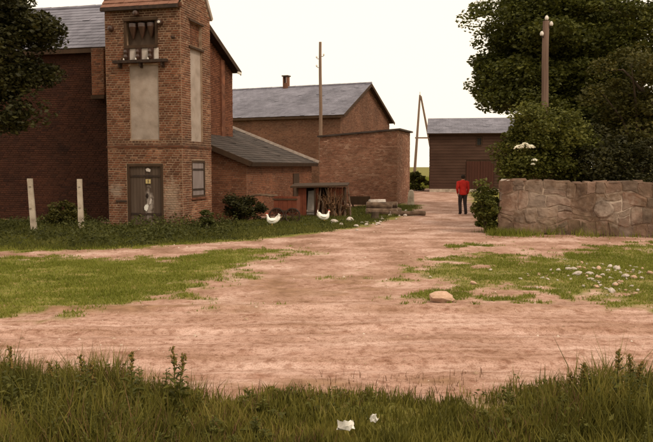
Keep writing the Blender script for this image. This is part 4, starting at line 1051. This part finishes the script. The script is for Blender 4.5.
# leafy forbs standing in the bank
fb = MB(); rf_ = random.Random(88)
for k in range(150):
    x_ = rf_.uniform(-3.6, -0.4) if rf_.random() < .62 else rf_.uniform(1.3, 3.6); y_ = rf_.uniform(4.6, 6.25)
    if abs(x_) > y_ * .47: continue
    h_ = float(fgh(np.array([x_]), np.array([y_]))[0]) * rf_.uniform(.55, 1.1 if x_ < 0 else .85); z0 = gz(x_, y_); lx_, ly_ = rf_.uniform(-.06, .06), rf_.uniform(-.06, .06)
    fb.tube([(x_, y_, z0), (x_ + lx_ * .4, y_ + ly_ * .4, z0 + h_ * .5), (x_ + lx_, y_ + ly_, z0 + h_)], [.006, .005, .003], 4, cap=False)
    n_ = int(14 + h_ * 30); wd = rf_.uniform(.14, .36)
    for i in range(n_):
        f_ = (i + 2) / (n_ + 1); a_ = i * 2.4 + rf_.uniform(-.4, .4); p_ = Vector((x_ + lx_ * f_, y_ + ly_ * f_, z0 + h_ * min(f_, 1)))
        L_ = (0.11 * (1 - f_) + 0.028) * rf_.uniform(.7, 1.3); d_ = Vector((math.cos(a_), math.sin(a_), rf_.uniform(.2, .9))).normalized(); s_ = d_.cross(Z).normalized() * L_ * wd
        fb.add([p_, p_ + d_ * L_ * .5 + s_ + Z * .006, p_ + d_ * L_ - Z * L_ * .2, p_ + d_ * L_ * .5 - s_ + Z * .006], [(0, 1, 2, 3)])
tag(fb.build('bank_forbs', M['weed_tall']), 'leafy upright herbs standing thickly in the foreground bank', 'weeds', kind='stuff')

# tall single weeds of the bank
def tall_weed(x, y, h, label, seed, heads=1, lean_=0.0):
    r = random.Random(seed); z0 = gz(x, y)
    t = thing('tall_weed', label, 'weed', (x, y, z0), 0, 'tall weeds on the near bank')
    n = 7
    for k in range(heads):
        b_ = (k - (heads - 1) / 2) * 0.10; hh_ = h * (1 - 0.1 * k)
        sp = [Vector(((lean_ + b_) * (i / n) ** 1.4 + r.uniform(-.006, .006), r.uniform(-.006, .006), hh_ * i / n)) for i in range(n + 1)]
        mb = MB(); mb.tube(sp, [0.008 * (1 - 0.08 * i) for i in range(n + 1)], 5); mb.build('stem', M['weed_tall'], t)
        lf = MB()
        for i in range(30):
            f = (i + 1) / 31; p = sp[min(int(f * n), n - 1)].lerp(sp[min(int(f * n) + 1, n)], f * n - int(f * n)); a = i * 2.4 + r.uniform(-.3, .3)
            L_ = h * (0.24 * (1 - f) + 0.075) * r.uniform(.7, 1.2); d = Vector((math.cos(a), math.sin(a), 0.55)).normalized(); s = d.cross(Z).normalized() * L_ * 0.2
            lf.add([p, p + d * L_ * .5 + s + Z * .01, p + d * L_ - Z * L_ * .25, p + d * L_ * .5 - s + Z * .01], [(0, 1, 2, 3)])
        lf.build('leaves', M['weed_tall'], t)
        hd = MB()
        for i in range(26):
            f = 0.74 + 0.26 * i / 26; p = sp[min(int(f * n), n - 1)].lerp(sp[min(int(f * n) + 1, n)], f * n - int(f * n)); a = r.uniform(0, 6.28)
            o = p + Vector((math.cos(a), math.sin(a), .3)) * r.uniform(.004, .022); w_ = r.uniform(.007, .013)
            hd.add([o + Vector((w_, 0, 0)), o + Vector((0, w_, 0)), o + Vector((-w_, 0, 0)), o + Vector((0, -w_, 0)), o + Vector((0, 0, w_ * 1.6)), o - Vector((0, 0, w_))], [(0, 1, 4), (1, 2, 4), (2, 3, 4), (3, 0, 4), (1, 0, 5), (2, 1, 5), (3, 2, 5), (0, 3, 5)])
        hd.build('seed_head', M['seed_head'], t)
def weed_at(u, vtop, d, label, seed, heads=1, lean_=0.0):
    p = P(u, vtop, d); tall_weed(p.x, d, p.z, label, seed, heads, lean_)
weed_at(176, 346, 5.9, 'forked tall weed, highest of the weeds left of the white paper scraps', 1, 2, 0.02)
weed_at(131, 350, 5.8, 'slender tall weed with a dense tip left of the forked weed', 2)
weed_at(86, 352, 5.8, 'bushy tall weed second in from the left edge of the bank', 3, 2)
weed_at(10, 344, 5.7, 'tall weed at the extreme left edge of the bank', 4)
weed_at(50, 360, 5.9, 'short weed between the two leftmost tall weeds', 8)
weed_at(584, 362, 5.9, 'slender tall weed at the left of the right-hand clump', 5)
weed_at(619, 349, 5.8, 'tallest weed of the clump at the right edge of the bank', 6, 1)
weed_at(636, 354, 5.75, 'twin-stemmed weed at the extreme right edge of the bank', 7, 2)
weed_at(570, 372, 6.0, 'lowest weed of the right-hand clump, nearest the middle', 9)

# ------------------------------------------------------------------ stones
def rock_mesh(seed, ring=7, seg=9):
    r = random.Random(seed); v = []; f = []
    ax = [Vector((r.gauss(0, 1), r.gauss(0, 1), r.gauss(0, 1))).normalized() for _ in range(9)]; off = [r.uniform(.62, .9) for _ in ax]
    for i in range(ring + 1):
        th = math.pi * i / ring
        for k in range(seg):
            ph = 2 * math.pi * k / seg; d = Vector((math.sin(th) * math.cos(ph), math.sin(th) * math.sin(ph), math.cos(th)))
            s = 1.0
            for a, o in zip(ax, off):
                q = d.dot(a)
                if q > 0 and q * s > o: s = o / q
            v.append(d * s * r.uniform(.96, 1.03))
    for i in range(ring):
        for k in range(seg): f.append((i * seg + k, (i + 1) * seg + k, (i + 1) * seg + (k + 1) % seg, i * seg + (k + 1) % seg))
    me = bpy.data.meshes.new('stone'); me.from_pydata([tuple(p) for p in v], [], f); me.validate(); me.update(); return me
ROCKS = {}
def rock(name, label, cat, loc, s, mat_key, seed, group=None, sink=0.25):
    key = (seed % 6, mat_key)
    if key not in ROCKS:
        ROCKS[key] = rock_mesh(seed % 6 + 900); ROCKS[key].materials.append(M[mat_key])
    o = link(name, ROCKS[key]); o.scale = s; o.rotation_euler = (0, 0, (seed * 1.7) % 6.28)
    o.location = (loc[0], loc[1], gz(loc[0], loc[1]) + s[2] * (1 - sink * 2)); return tag(o, label, cat, group)
g = G(441, 303); rock('boulder', 'pinkish flat boulder lying at the near tip of the grass patch', 'boulder', (g.x, g.y), (0.25, 0.16, 0.115), 'stone_pink', 2)
bd = [(334, 224, .17, 'grey rounded stone, leftmost of the pair right of the hens'), (350, 222.5, .21, 'pale block of stone, larger of the pair right of the hens'), (341, 226, .10, 'little pale stone in front of the pair right of the hens')]
for k, (u, v, s, l) in enumerate(bd):
    g = G(u, v); rock('stone', l, 'stone', (g.x, g.y), (s, s * .75, s * .7), 'stone_pale', 11 + k)
rub = 0
while rub < 120:
    u, v = (rnd.gauss(575, 44), rnd.gauss(277, 9)) if rub < 70 else (rnd.gauss(612, 24), rnd.gauss(278, 7))
    if not (455 < u < 652 and 258 < v < 298): continue
    g = G(u, v); s = min(rnd.lognormvariate(-3.3, .45), .08)
    o = rock('rubble_stone', 'small pale rubble piece strewn on the grass patch before the stone wall', 'stone', (g.x, g.y), (s * rnd.uniform(.8, 1.5), s * rnd.uniform(.6, .9), s * rnd.uniform(.3, .75)), rnd.choice(('stone_pale', 'stone_pale', 'stone_pink')), rnd.randrange(99), 'rubble on the right grass patch'); rub += 1
    o.rotation_euler = (rnd.uniform(-.5, .5), rnd.uniform(-.5, .5), rnd.uniform(0, 6.28))
for k in range(26):
    u = rnd.uniform(356, 412); v = 227 - (u - 356) * 0.27 + rnd.uniform(-3, 4); g = G(u, v); s = rnd.uniform(0.045, 0.12)
    rock('rubble_stone', 'small pale stone strewn in the verge around the log heap', 'stone', (g.x, g.y), (s, s * .8, s * .55), 'stone_pale', rnd.randrange(99), 'stones around the log heap')
# loose pebbles on the road and track
r2 = np.random.default_rng(401)
pp = scatter(42000, -8, 9, 6.6, 34, r2, lambda x, y: (1 - green(x, y)) * in_view(x, y) * (0.12 + smooth((fbm(x * 1.1, y * 1.1, 91) - .45) / .12)))
n = len(pp); s = r2.uniform(0.004, 0.017, n) * (1 + (r2.random(n) < .03) * 1.6)
oc = np.array([(1, 0, 0), (0, 1, 0), (-1, 0, 0), (0, -1, 0), (0, 0, .7), (0, 0, -.7)])
jit = r2.uniform(.6, 1.3, (n, 6, 1)); v = (pp[:, None, :] + oc[None] * jit * s[:, None, None]).reshape(-1, 3)
of = np.array([(0, 1, 4), (1, 2, 4), (2, 3, 4), (3, 0, 4), (1, 0, 5), (2, 1, 5), (3, 2, 5), (0, 3, 5)])
f = (np.arange(n)[:, None, None] * 6 + of[None]).reshape(-1, 3)
M['pebble'] = material('pebble', [(0.16, 0.09, 0.055), (0.36, 0.24, 0.165), (0.60, 0.50, 0.43)], nscale=3, island=0.9)
tag(fast_mesh('pebbles', v, f, M['pebble']), 'loose pebbles on the dirt road and track', 'pebbles', kind='stuff')

# ------------------------------------------------------------------ paper scraps on the bank
def paper(u, v, d, w, h, label, seed, zlift):
    p = P(u, v, d); r = random.Random(seed); n, m = 7, 5; vv = []; ff = []
    t = link('paper_scrap', None)
    for j in range(m):
        for i in range(n):
            a, b = i / (n - 1) - .5, j / (m - 1) - .5
            vv.append((a * w * (1 - .3 * abs(b)) + r.uniform(-.008, .008), b * h + r.uniform(-.008, .008), 0.03 + 0.05 * math.sin(a * 5 + seed) * math.cos(b * 4) + r.uniform(-.014, .014)))
    k = len(vv); vv += [(x, y, z - 0.004) for x, y, z in vv]
    for j in range(m - 1):
        for i in range(n - 1):
            q = j * n + i; ff.append((q, q + 1, q + n + 1, q + n)); ff.append((k + q, k + q + n, k + q + n + 1, k + q + 1))
    me = bpy.data.meshes.new('paper_scrap'); me.from_pydata(vv, [], ff); me.materials.append(M['paper']); me.update()
    bpy.data.objects.remove(t); t = link('paper_scrap', me)
    t.location = p; t.rotation_euler = (R(38), R(-8), R(20 * (seed % 3 - 1))); return tag(t, label, 'paper', 'paper scraps')
paper(346, 427, 5.25, 0.135, 0.065, 'larger crumpled white paper scrap lying in the foreground grass', 1, 0)
paper(374, 420, 5.4, 0.062, 0.055, 'smaller white paper scrap right of the larger one in the grass', 2, 0)

# ------------------------------------------------------------------ farmyard clutter before the annex
g = G(286, 223)
cart = thing('farm_cart', 'rusty red wooden cart before the annex, behind the left hen', 'cart', (g.x, g.y + .35, gz(g.x, g.y)), R(-8))
for k in range(5):
    mb = MB(); mb.box(-0.42 + .172 * k + .004, -0.42 + .172 * (k + 1) - .004, -0.30 - rnd.uniform(0, .01), -0.27, 0.30 + rnd.uniform(-.02, .02), 0.98 + rnd.uniform(-.03, .03)); mb.build('plank', M['rust'], cart)
mb = MB(); mb.box(-0.42, 0.44, -0.268, 0.4, 0.34, 0.40); mb.box(-0.42, -0.39, -0.268, 0.4, 0.41, 0.95); mb.box(0.41, 0.44, -0.268, 0.4, 0.41, 0.95); mb.box(-0.42, 0.44, 0.41, 0.44, 0.34, 0.95); mb.build('box', M['rust'], cart)
mb = MB(); mb.box(-0.46, 0.48, -0.33, -0.302, 0.40, 0.47); mb.box(-0.46, 0.48, -0.33, -0.302, 0.84, 0.90); mb.build('batten', M['dark_wood'], cart)
for sx in (-1, 1):
    wv = MB(); cx = 0.0 + 0.30 * sx
    for k in range(16):
        a, b = 2 * math.pi * k / 16, 2 * math.pi * (k + 1) / 16
        wv.tube([(cx + .27 * math.cos(a), -0.36, .27 + .27 * math.sin(a)), (cx + .27 * math.cos(b), -0.36, .27 + .27 * math.sin(b))], 0.03, 5)
    wo_ = wv.build('wheel', M['iron'], cart)
    for k in range(8):
        a = 2 * math.pi * k / 8; sp = MB(); sp.tube([(cx, -0.36, .27), (cx + .26 * math.cos(a), -0.36, .27 + .26 * math.sin(a))], 0.018, 5); sp.build('spoke', M['dark_wood'], wo_)
for y_ in (-0.2, 0.3):
    mb = MB(); mb.tube([(-0.40, y_, 0.98), (-1.05, y_ - .05, 1.03), (-1.35, y_ - .05, 0.99)], [0.04, 0.035, 0.03], 7); mb.build('shaft', M['log'], cart)
g = G(322, 217.5)
coop = thing('hen_coop', 'low dark timber hen coop with flat roof behind the hens', 'coop', (g.x, g.y + .7, gz(g.x, g.y)), R(-6))
for k in range(11):
    x_ = -0.95 + .172 * k
    if 2 <= k <= 3 or 5 <= k <= 6: continue
    mb = MB(); mb.box(x_ + .004, x_ + .166, -.40 - rnd.uniform(0, .012), -.37, .05 + rnd.uniform(0, .03), 1.20); mb.build('board', M['rust'], coop)
mb = MB(); mb.box(-.95, .95, .5, .53, .05, 1.2); mb.box(-.98, -.952, -.368, .5, .05, 1.2); mb.box(.952, .98, -.368, .5, .05, 1.2); mb.box(-.95, .95, -.368, .498, .03, .08); mb.build('case', M['dark_wood'], coop)
for x_ in (-.98, -.25, .3, .98):
    mb = MB(); mb.box(x_ - .035, x_ + .035, -.47, -.413, -.03, 1.24); mb.build('post', M['dark_wood'], coop)
mb = MB(); mb.add([(-1.25, -.62, 1.20), (1.1, -.62, 1.26), (1.1, .62, 1.34), (-1.25, .62, 1.30), (-1.25, -.62, 1.27), (1.1, -.62, 1.33), (1.1, .62, 1.41), (-1.25, .62, 1.37)], [(0, 3, 2, 1), (4, 5, 6, 7), (0, 1, 5, 4), (1, 2, 6, 5), (2, 3, 7, 6), (3, 0, 4, 7)]); mb.build('roof', M['dark_wood'], coop)
g = G(310.5, 216.5)
wb_ = thing('white_board', 'weathered whitewashed board leaning on the front of the hen coop', 'board', (g.x, g.y, gz(g.x, g.y)), R(-10))
mb = MB(); mb.add([(-.165, 0, 0), (.165, 0, 0), (.165, .045, 0), (-.165, .045, 0), (-.15, .28, 1.05), (.13, .28, 1.09), (.13, .325, 1.09), (-.15, .325, 1.05)], [(0, 3, 2, 1), (4, 5, 6, 7), (0, 1, 5, 4), (1, 2, 6, 5), (2, 3, 7, 6), (3, 0, 4, 7)]); mb.build('panel', M['plaster_white'], wb_)
mb = MB(); mb.add([(-.16, -.03, .2), (.16, -.03, .2), (.16, .05, .2), (-.16, .05, .2), (-.16, -.01, .28), (.16, -.01, .28), (.16, .07, .28), (-.16, .07, .28)], [(0, 3, 2, 1), (4, 5, 6, 7), (0, 1, 5, 4), (1, 2, 6, 5), (2, 3, 7, 6), (3, 0, 4, 7)]); mb.build('batten', M['board_edge'], wb_)
# heap of brushwood
g = G(334, 218)
br = thing('brushwood_heap', 'heap of brown brushwood standing before the hen coop', 'brushwood', (g.x, g.y + .5, gz(g.x, g.y)))
mb = MB()
for k in range(150):
    a = rnd.uniform(0, 6.28); r_ = rnd.uniform(.1, .85); b0 = Vector((math.cos(a) * r_ * .85, math.sin(a) * r_ * .5, 0)); tp = Vector((b0.x * .35 + rnd.uniform(-.45, .45), b0.y * .3 + rnd.uniform(-.3, .3), rnd.uniform(.35, 1.25)))
    m_ = (b0 + tp) / 2 + Vector((rnd.uniform(-.12, .12), rnd.uniform(-.1, .1), rnd.uniform(-.05, .1)))
    s = rnd.uniform(.008, .024); mb.tube([b0, m_, tp], [s, s * .8, s * .4], 4, cap=False)
tag(mb.build('twigs', M['stick'], br), kind='stuff')
for k in range(7):
    mb = MB(); x_ = -.7 + .23 * k; mb.tube([(x_, -.35, 0), (x_ + rnd.uniform(-.1, .1), -.1, .6), (x_ + rnd.uniform(-.25, .25), .1, rnd.uniform(.9, 1.3))], [.04, .035, .02], 6); mb.build('branch', M['log'], br)
rb = np.random.default_rng(77); v, f = leaf_geo(clump_points(rb, 18, 40, (0, 0, .5), (.75, .45, .5), (.12, .25)), .08, rb); fast_mesh('dead_leaves', v, f, M['stick'], br)
# trough
g = G(360, 209)
tr = thing('feed_trough', 'dark wooden feed trough between brushwood and log heap', 'trough', (g.x, g.y, gz(g.x, g.y)), R(-6))
mb = MB(); mb.add([(-.42, -.2, .22), (.42, -.2, .22), (.42, .2, .22), (-.42, .2, .22), (-.5, -.3, .62), (.5, -.3, .62), (.5, .3, .62), (-.5, .3, .62)], [(0, 3, 2, 1), (0, 1, 5, 4), (1, 2, 6, 5), (2, 3, 7, 6), (3, 0, 4, 7)]); mb.add([(-.44, -.24, .5), (.44, -.24, .5), (.44, .24, .5), (-.44, .24, .5)], [(0, 1, 2, 3)]); mb.build('tub', M['dark_wood'], tr)
for (x_, y_) in ((-.35, -.15), (.35, -.15), (-.35, .15), (.35, .15)):
    mb = MB(); mb.box(x_ - .03, x_ + .03, y_ - .03, y_ + .03, -.02, .219); mb.build('leg', M['dark_wood'], tr)
# log heap: every log its own thing
g = G(384, 216); lx, ly = g.x, g.y + .35
logs = [((-.75, -.25, .17), (.55, -.32, .15), .15, 'front bottom log of the weathered log heap'), ((-.70, .10, .17), (.75, .02, .16), .16, 'middle bottom log of the weathered log heap'),
        ((-.60, .44, .17), (.70, .40, .16), .16, 'rear bottom log of the weathered log heap'), ((-.72, -.08, .44), (.35, -.16, .38), .14, 'thick upper log at the front of the log heap'),
        ((-.60, .28, .45), (.60, .20, .43), .14, 'upper log at the back of the log heap'), ((.25, -.50, .12), (1.75, -.15, .10), .10, 'long thin log trailing off the heap to the right')]
for k, (a, b, r_, l) in enumerate(logs):
    o = thing('log', l, 'log', (lx, ly, gz(lx, ly)), 0, 'logs in the heap by the track')
    a, b = Vector(a), Vector(b); mb = MB(); mb.tube([a.lerp(b, i / 6) + Vector((0, rnd.uniform(-.015, .015), rnd.uniform(-.015, .015))) for i in range(7)], [r_ * rnd.uniform(.93, 1.07) for i in range(7)], 11); mb.build('bark', M['log'], o)
    d = (b - a).normalized()
    for e, s in ((a, -1), (b, 1)):
        mb = MB(); mb.tube([e, e + d * s * .012], r_ * .86, 11); mb.build('cut_end', M['board_edge'], o)
o = thing('stone_slab', 'flat pale stone slab lying on top of the log heap', 'slab', (lx - .25, ly + .12, gz(lx, ly) + .565), R(7))
mb = MB(); q = [(-.34, -.2), (.3, -.24), (.38, .02), (.28, .22), (-.3, .2), (-.4, 0)]; mb.add([(x, y, .0) for x, y in q] + [(x * .96, y * .96, .10 + .02 * x) for x, y in q], [tuple(reversed(range(6))), tuple(range(6, 12))] + [(i, (i + 1) % 6, (i + 1) % 6 + 6, i + 6) for i in range(6)]); mb.build('slab', M['stone_pale'], o)
g = G(375, 220)
o = thing('tree_stump', 'small dark tree stump just in front of the log heap', 'stump', (g.x, g.y, gz(g.x, g.y)))
mb = MB(); mb.tube([(0, 0, -.05), (0, 0, .06), (0, 0, .16), (0.01, 0, .30)], [.24, .18, .15, .15], 11); mb.build('bark', M['bark'], o)
mb = MB(); mb.tube([(0.01, 0, .301), (0.01, 0, .31)], .135, 11); mb.build('cut_top', M['log'], o)

# ------------------------------------------------------------------ hens
def hen(loc, rz, label, peck=False):
    t = thing('white_hen', label, 'hen', (loc[0], loc[1], gz(loc[0], loc[1])), rz, 'white hens by the annex')
    prof = [(-.235, .40, .012, .03), (-.225, .375, .02, .065), (-.19, .32, .035, .085), (-.14, .26, .06, .09), (-.07, .225, .085, .10), (.01, .21, .098, .112), (.08, .22, .088, .105), (.13, .255, .066, .085),
            (.155, .305, .045, .055), (.165, .35, .034, .038), (.172, .39, .030, .032), (.185, .42, .032, .033), (.21, .43, .022, .022), (.225, .428, .008, .008)]
    mb = MB(); seg = 12; pv = [Vector((p[0], 0, p[1])) for p in prof]
    for i, p in enumerate(prof):
        tg = (pv[min(i + 1, len(pv) - 1)] - pv[max(0, i - 1)]).normalized(); nv = Vector((-tg.z, 0, tg.x))
        for k in range(seg):
            a = 2 * math.pi * k / seg; q = pv[i] + Vector((0, 1, 0)) * p[2] * math.cos(a) + nv * p[3] * math.sin(a); mb.v.append(tuple(q))
    for i in range(len(prof) - 1):
        for k in range(seg): mb.f.append((i * seg + k, i * seg + (k + 1) % seg, (i + 1) * seg + (k + 1) % seg, (i + 1) * seg + k))
    mb.f += [tuple(range(seg)), tuple(reversed(range((len(prof) - 1) * seg, len(prof) * seg)))]
    mb.build('body', M['hen'], t, smooth=True)
    for k in range(5):
        f = MB(); a = -.25 + .02 * k; y_ = (k - 2) * .014; f.add([(-.19, y_ - .012, .30), (-.19, y_ + .012, .30), (-.26 + .012 * k, y_ * 2 + .012, .44 + .012 * k), (-.275 + .012 * k, y_ * 2, .43 + .012 * k), (-.20, y_, .36)], [(0, 1, 2, 3), (0, 3, 4), (1, 4, 2), (2, 4, 3)]); f.build('tail_feather', M['hen'], t)
    for s in (-1, 1):
        f = MB(); f.tube([(.09, s * .075, .25), (.03, s * .098, .235), (-.06, s * .09, .235), (-.14, s * .06, .27)], [.02, .062, .05, .012], 8, squash=.35); f.build('wing', M['hen'], t, smooth=True)
        f = MB(); f.tube([(.0, s * .04, .13), (.01, s * .045, .07), (0, s * .045, .01)], [.022, .011, .01], 6)
        for a in (-.5, 0, .5, 3.14): f.tube([(0, s * .045, .012), (.06 * math.cos(a), s * .045 + .06 * math.sin(a), .004)], [.008, .004], 5)
        f.build('leg', M['beak'], t)
    f = MB(); f.tube([(.222, 0, .428), (.255, 0, .418)], [.012, .002], 6); f.build('beak', M['beak'], t)
    f = MB(); f.add([(.16, -.006, .445), (.16, .006, .445), (.222, .006, .45), (.222, -.006, .45), (.165, 0, .485), (.185, 0, .468), (.195, 0, .495), (.208, 0, .468), (.218, 0, .478)], [(0, 4, 5), (0, 5, 6, 7), (0, 7, 8, 3), (1, 5, 4), (1, 7, 6, 5), (1, 2, 8, 7), (0, 1, 4), (2, 3, 8)]); f.build('comb', M['comb'], t)
    f = MB(); f.tube([(.212, 0, .412), (.214, 0, .385)], [.008, .013], 6); f.build('wattle', M['comb'], t)
    return t
g = G(272.5, 227.5); hen((g.x, g.y), R(172), 'white hen in front of the rusty red cart')
g = G(324, 223.5); hen((g.x, g.y), R(14), 'white hen between the white board and the brushwood')

# ------------------------------------------------------------------ person walking up the track
def skin(name, nodes, edges, mat_, parent, root=0, sub=2):
    """nodes: (x, y, z, r) or (x, y, z, rx, ry)"""
    me = bpy.data.meshes.new(name); me.from_pydata([n[:3] for n in nodes], edges, []); me.update()
    o = link(name, me, parent, mat_)
    md = o.modifiers.new('Skin', 'SKIN'); md.use_smooth_shade = True
    if not me.skin_vertices: return o
    for i, n in enumerate(nodes):
        d = me.skin_vertices[0].data[i]; d.radius = (n[3], n[4] if len(n) > 4 else n[3]); d.use_root = (i == root)
    sb = o.modifiers.new('Sub', 'SUBSURF'); sb.levels = sub; sb.render_levels = sub; return o
g = G(462.5, 214.5)
man = thing('person', 'person in red pullover and dark trousers walking up the farm track', 'person', (g.x, g.y, 0), R(6))
# faces +y (away); left is -x. head 0.23 high, 1.72 m tall, mid-stride
J = dict(pel=(0, 0, .93, .14, .10), wai=(0, 0, 1.06, .13, .095), che=(0, .01, 1.26, .16, .105), shc=(0, 0, 1.40, .13, .085), nec=(0, 0, 1.47, .055), hb=(0, .01, 1.55, .075, .085), hd=(0, .015, 1.63, .078, .095), ht=(0, .01, 1.70, .05, .06),
         sl=(-.185, 0, 1.39, .062), el=(-.262, -.06, 1.13, .045), wl=(-.20, .08, .93, .030), pl=(-.185, .12, .87, .036, .020),
         sr=(.185, 0, 1.39, .062), er=(.25, .02, 1.12, .045), wr=(.235, .10, .90, .030), pr=(.232, .12, .83, .036, .020),
         hl=(-.095, 0, .87, .092), kl=(-.10, .07, .49, .062), al=(-.10, -.01, .09, .042), tl=(-.105, .12, .045, .04, .03),
         hr=(.095, 0, .87, .092), kr=(.10, -.01, .48, .062), ar=(.10, -.16, .10, .042), tr=(.105, -.04, .045, .04, .03))
names = list(J); nodes = [J[k] for k in names]; ix = {k: i for i, k in enumerate(names)}
E = [(ix[a], ix[b]) for a, b in (('pel', 'wai'), ('wai', 'che'), ('che', 'shc'), ('shc', 'nec'), ('nec', 'hb'), ('hb', 'hd'), ('hd', 'ht'), ('shc', 'sl'), ('sl', 'el'), ('el', 'wl'), ('wl', 'pl'), ('shc', 'sr'), ('sr', 'er'), ('er', 'wr'), ('wr', 'pr'),
     ('pel', 'hl'), ('hl', 'kl'), ('kl', 'al'), ('al', 'tl'), ('pel', 'hr'), ('hr', 'kr'), ('kr', 'ar'), ('ar', 'tr'))]
for s, p in ((-1, 'pl'), (1, 'pr')):
    px_, py_, pz_ = J[p][:3]
    for k, (dy, L_) in enumerate(((.028, .075), (.010, .085), (-.008, .08), (-.026, .062))):
        a = len(nodes); nodes += [(px_, py_ + dy, pz_ - .035, .009), (px_ - s * .012, py_ + dy + .008, pz_ - .035 - L_ * .55, .0085), (px_ - s * .03, py_ + dy + .012, pz_ - .035 - L_, .007)]; E += [(ix[p], a), (a, a + 1), (a + 1, a + 2)]
    a = len(nodes); nodes += [(px_ - s * .01, py_ + .045, pz_ + .01, .010), (px_ - s * .018, py_ + .06, pz_ - .035, .008)]; E += [(ix[p], a), (a, a + 1)]
skin('body', nodes, E, M['skin'], man, 0, 1)
def rings(mb, rs, seg=14):
    b = len(mb.v)
    for (x, y, z, rx, ry) in rs:
        for k in range(seg):
            a = 2 * math.pi * k / seg; mb.v.append((x + rx * math.cos(a) * (1 + rnd.uniform(-.02, .02)), y + ry * math.sin(a) * (1 + rnd.uniform(-.03, .03)), z))
    for i in range(len(rs) - 1):
        for k in range(seg): mb.f.append((b + i * seg + k, b + i * seg + (k + 1) % seg, b + (i + 1) * seg + (k + 1) % seg, b + (i + 1) * seg + k))
    mb.f += [tuple(b + k for k in reversed(range(seg))), tuple(b + (len(rs) - 1) * seg + k for k in range(seg))]
mb = MB(); rings(mb, [(0, 0, .85, .172, .125), (.005, 0, .90, .178, .132), (0, 0, 1.0, .168, .125), (0, 0, 1.08, .165, .118), (0, .005, 1.2, .18, .126), (0, .005, 1.31, .20, .132), (0, 0, 1.385, .215, .122), (0, 0, 1.435, .19, .11), (0, 0, 1.47, .12, .092), (0, 0, 1.50, .07, .07)])
for sx, e, w_ in ((-1, J['el'], J['wl']), (1, J['er'], J['wr'])):
    mb.tube([(sx * .13, 0, 1.41), (sx * .205, 0, 1.385), (sx * .228, (e[1]) * .4, 1.25), e[:3], ((e[0] + w_[0]) / 2, (e[1] + w_[1]) / 2, (e[2] + w_[2]) / 2), w_[:3]], [.07, .085, .074, .063, .054, .044], 10)
mb.build('pullover', M['red_cloth'], man, smooth=True)
mb = MB(); rings(mb, [(0, 0, .80, .14, .10), (0, 0, .88, .165, .118), (0, 0, .95, .16, .112)])
for h_, k_, a_ in ((J['hl'], J['kl'], J['al']), (J['hr'], J['kr'], J['ar'])):
    mb.tube([(h_[0] * .85, h_[1], .90), (h_[0], h_[1], .80), ((h_[0] + k_[0]) / 2, (h_[1] + k_[1]) / 2 + .01, .66), k_[:3], ((k_[0] + a_[0]) / 2, (k_[1] + a_[1]) / 2, .29), (a_[0], a_[1], .07)], [.09, .10, .09, .075, .068, .066], 10)
mb.build('trousers', M['dark_cloth'], man, smooth=True)
mb = MB(); rings(mb, [(0, -.012, 1.53, .045, .04), (0, -.012, 1.56, .072, .068), (0, -.006, 1.60, .084, .086), (0, -.002, 1.64, .088, .098), (0, 0, 1.68, .082, .094), (0, 0, 1.71, .062, .074), (0, 0, 1.73, .03, .035)], 12)
mb.build('hair', M['hair'], man, smooth=True)
for s, a, tt in ((-1, 'al', 'tl'), (1, 'ar', 'tr')):
    q, w_ = J[a], J[tt]; skin('shoe', [(q[0], q[1] - .05, .055, .045, .045), (q[0], q[1] + .02, .06, .05, .05), (w_[0], w_[1] + .0, .045, .05, .04), (w_[0], w_[1] + .07, .038, .035, .03)], [(0, 1), (1, 2), (2, 3)], M['dark_cloth'], man, 1, 1)
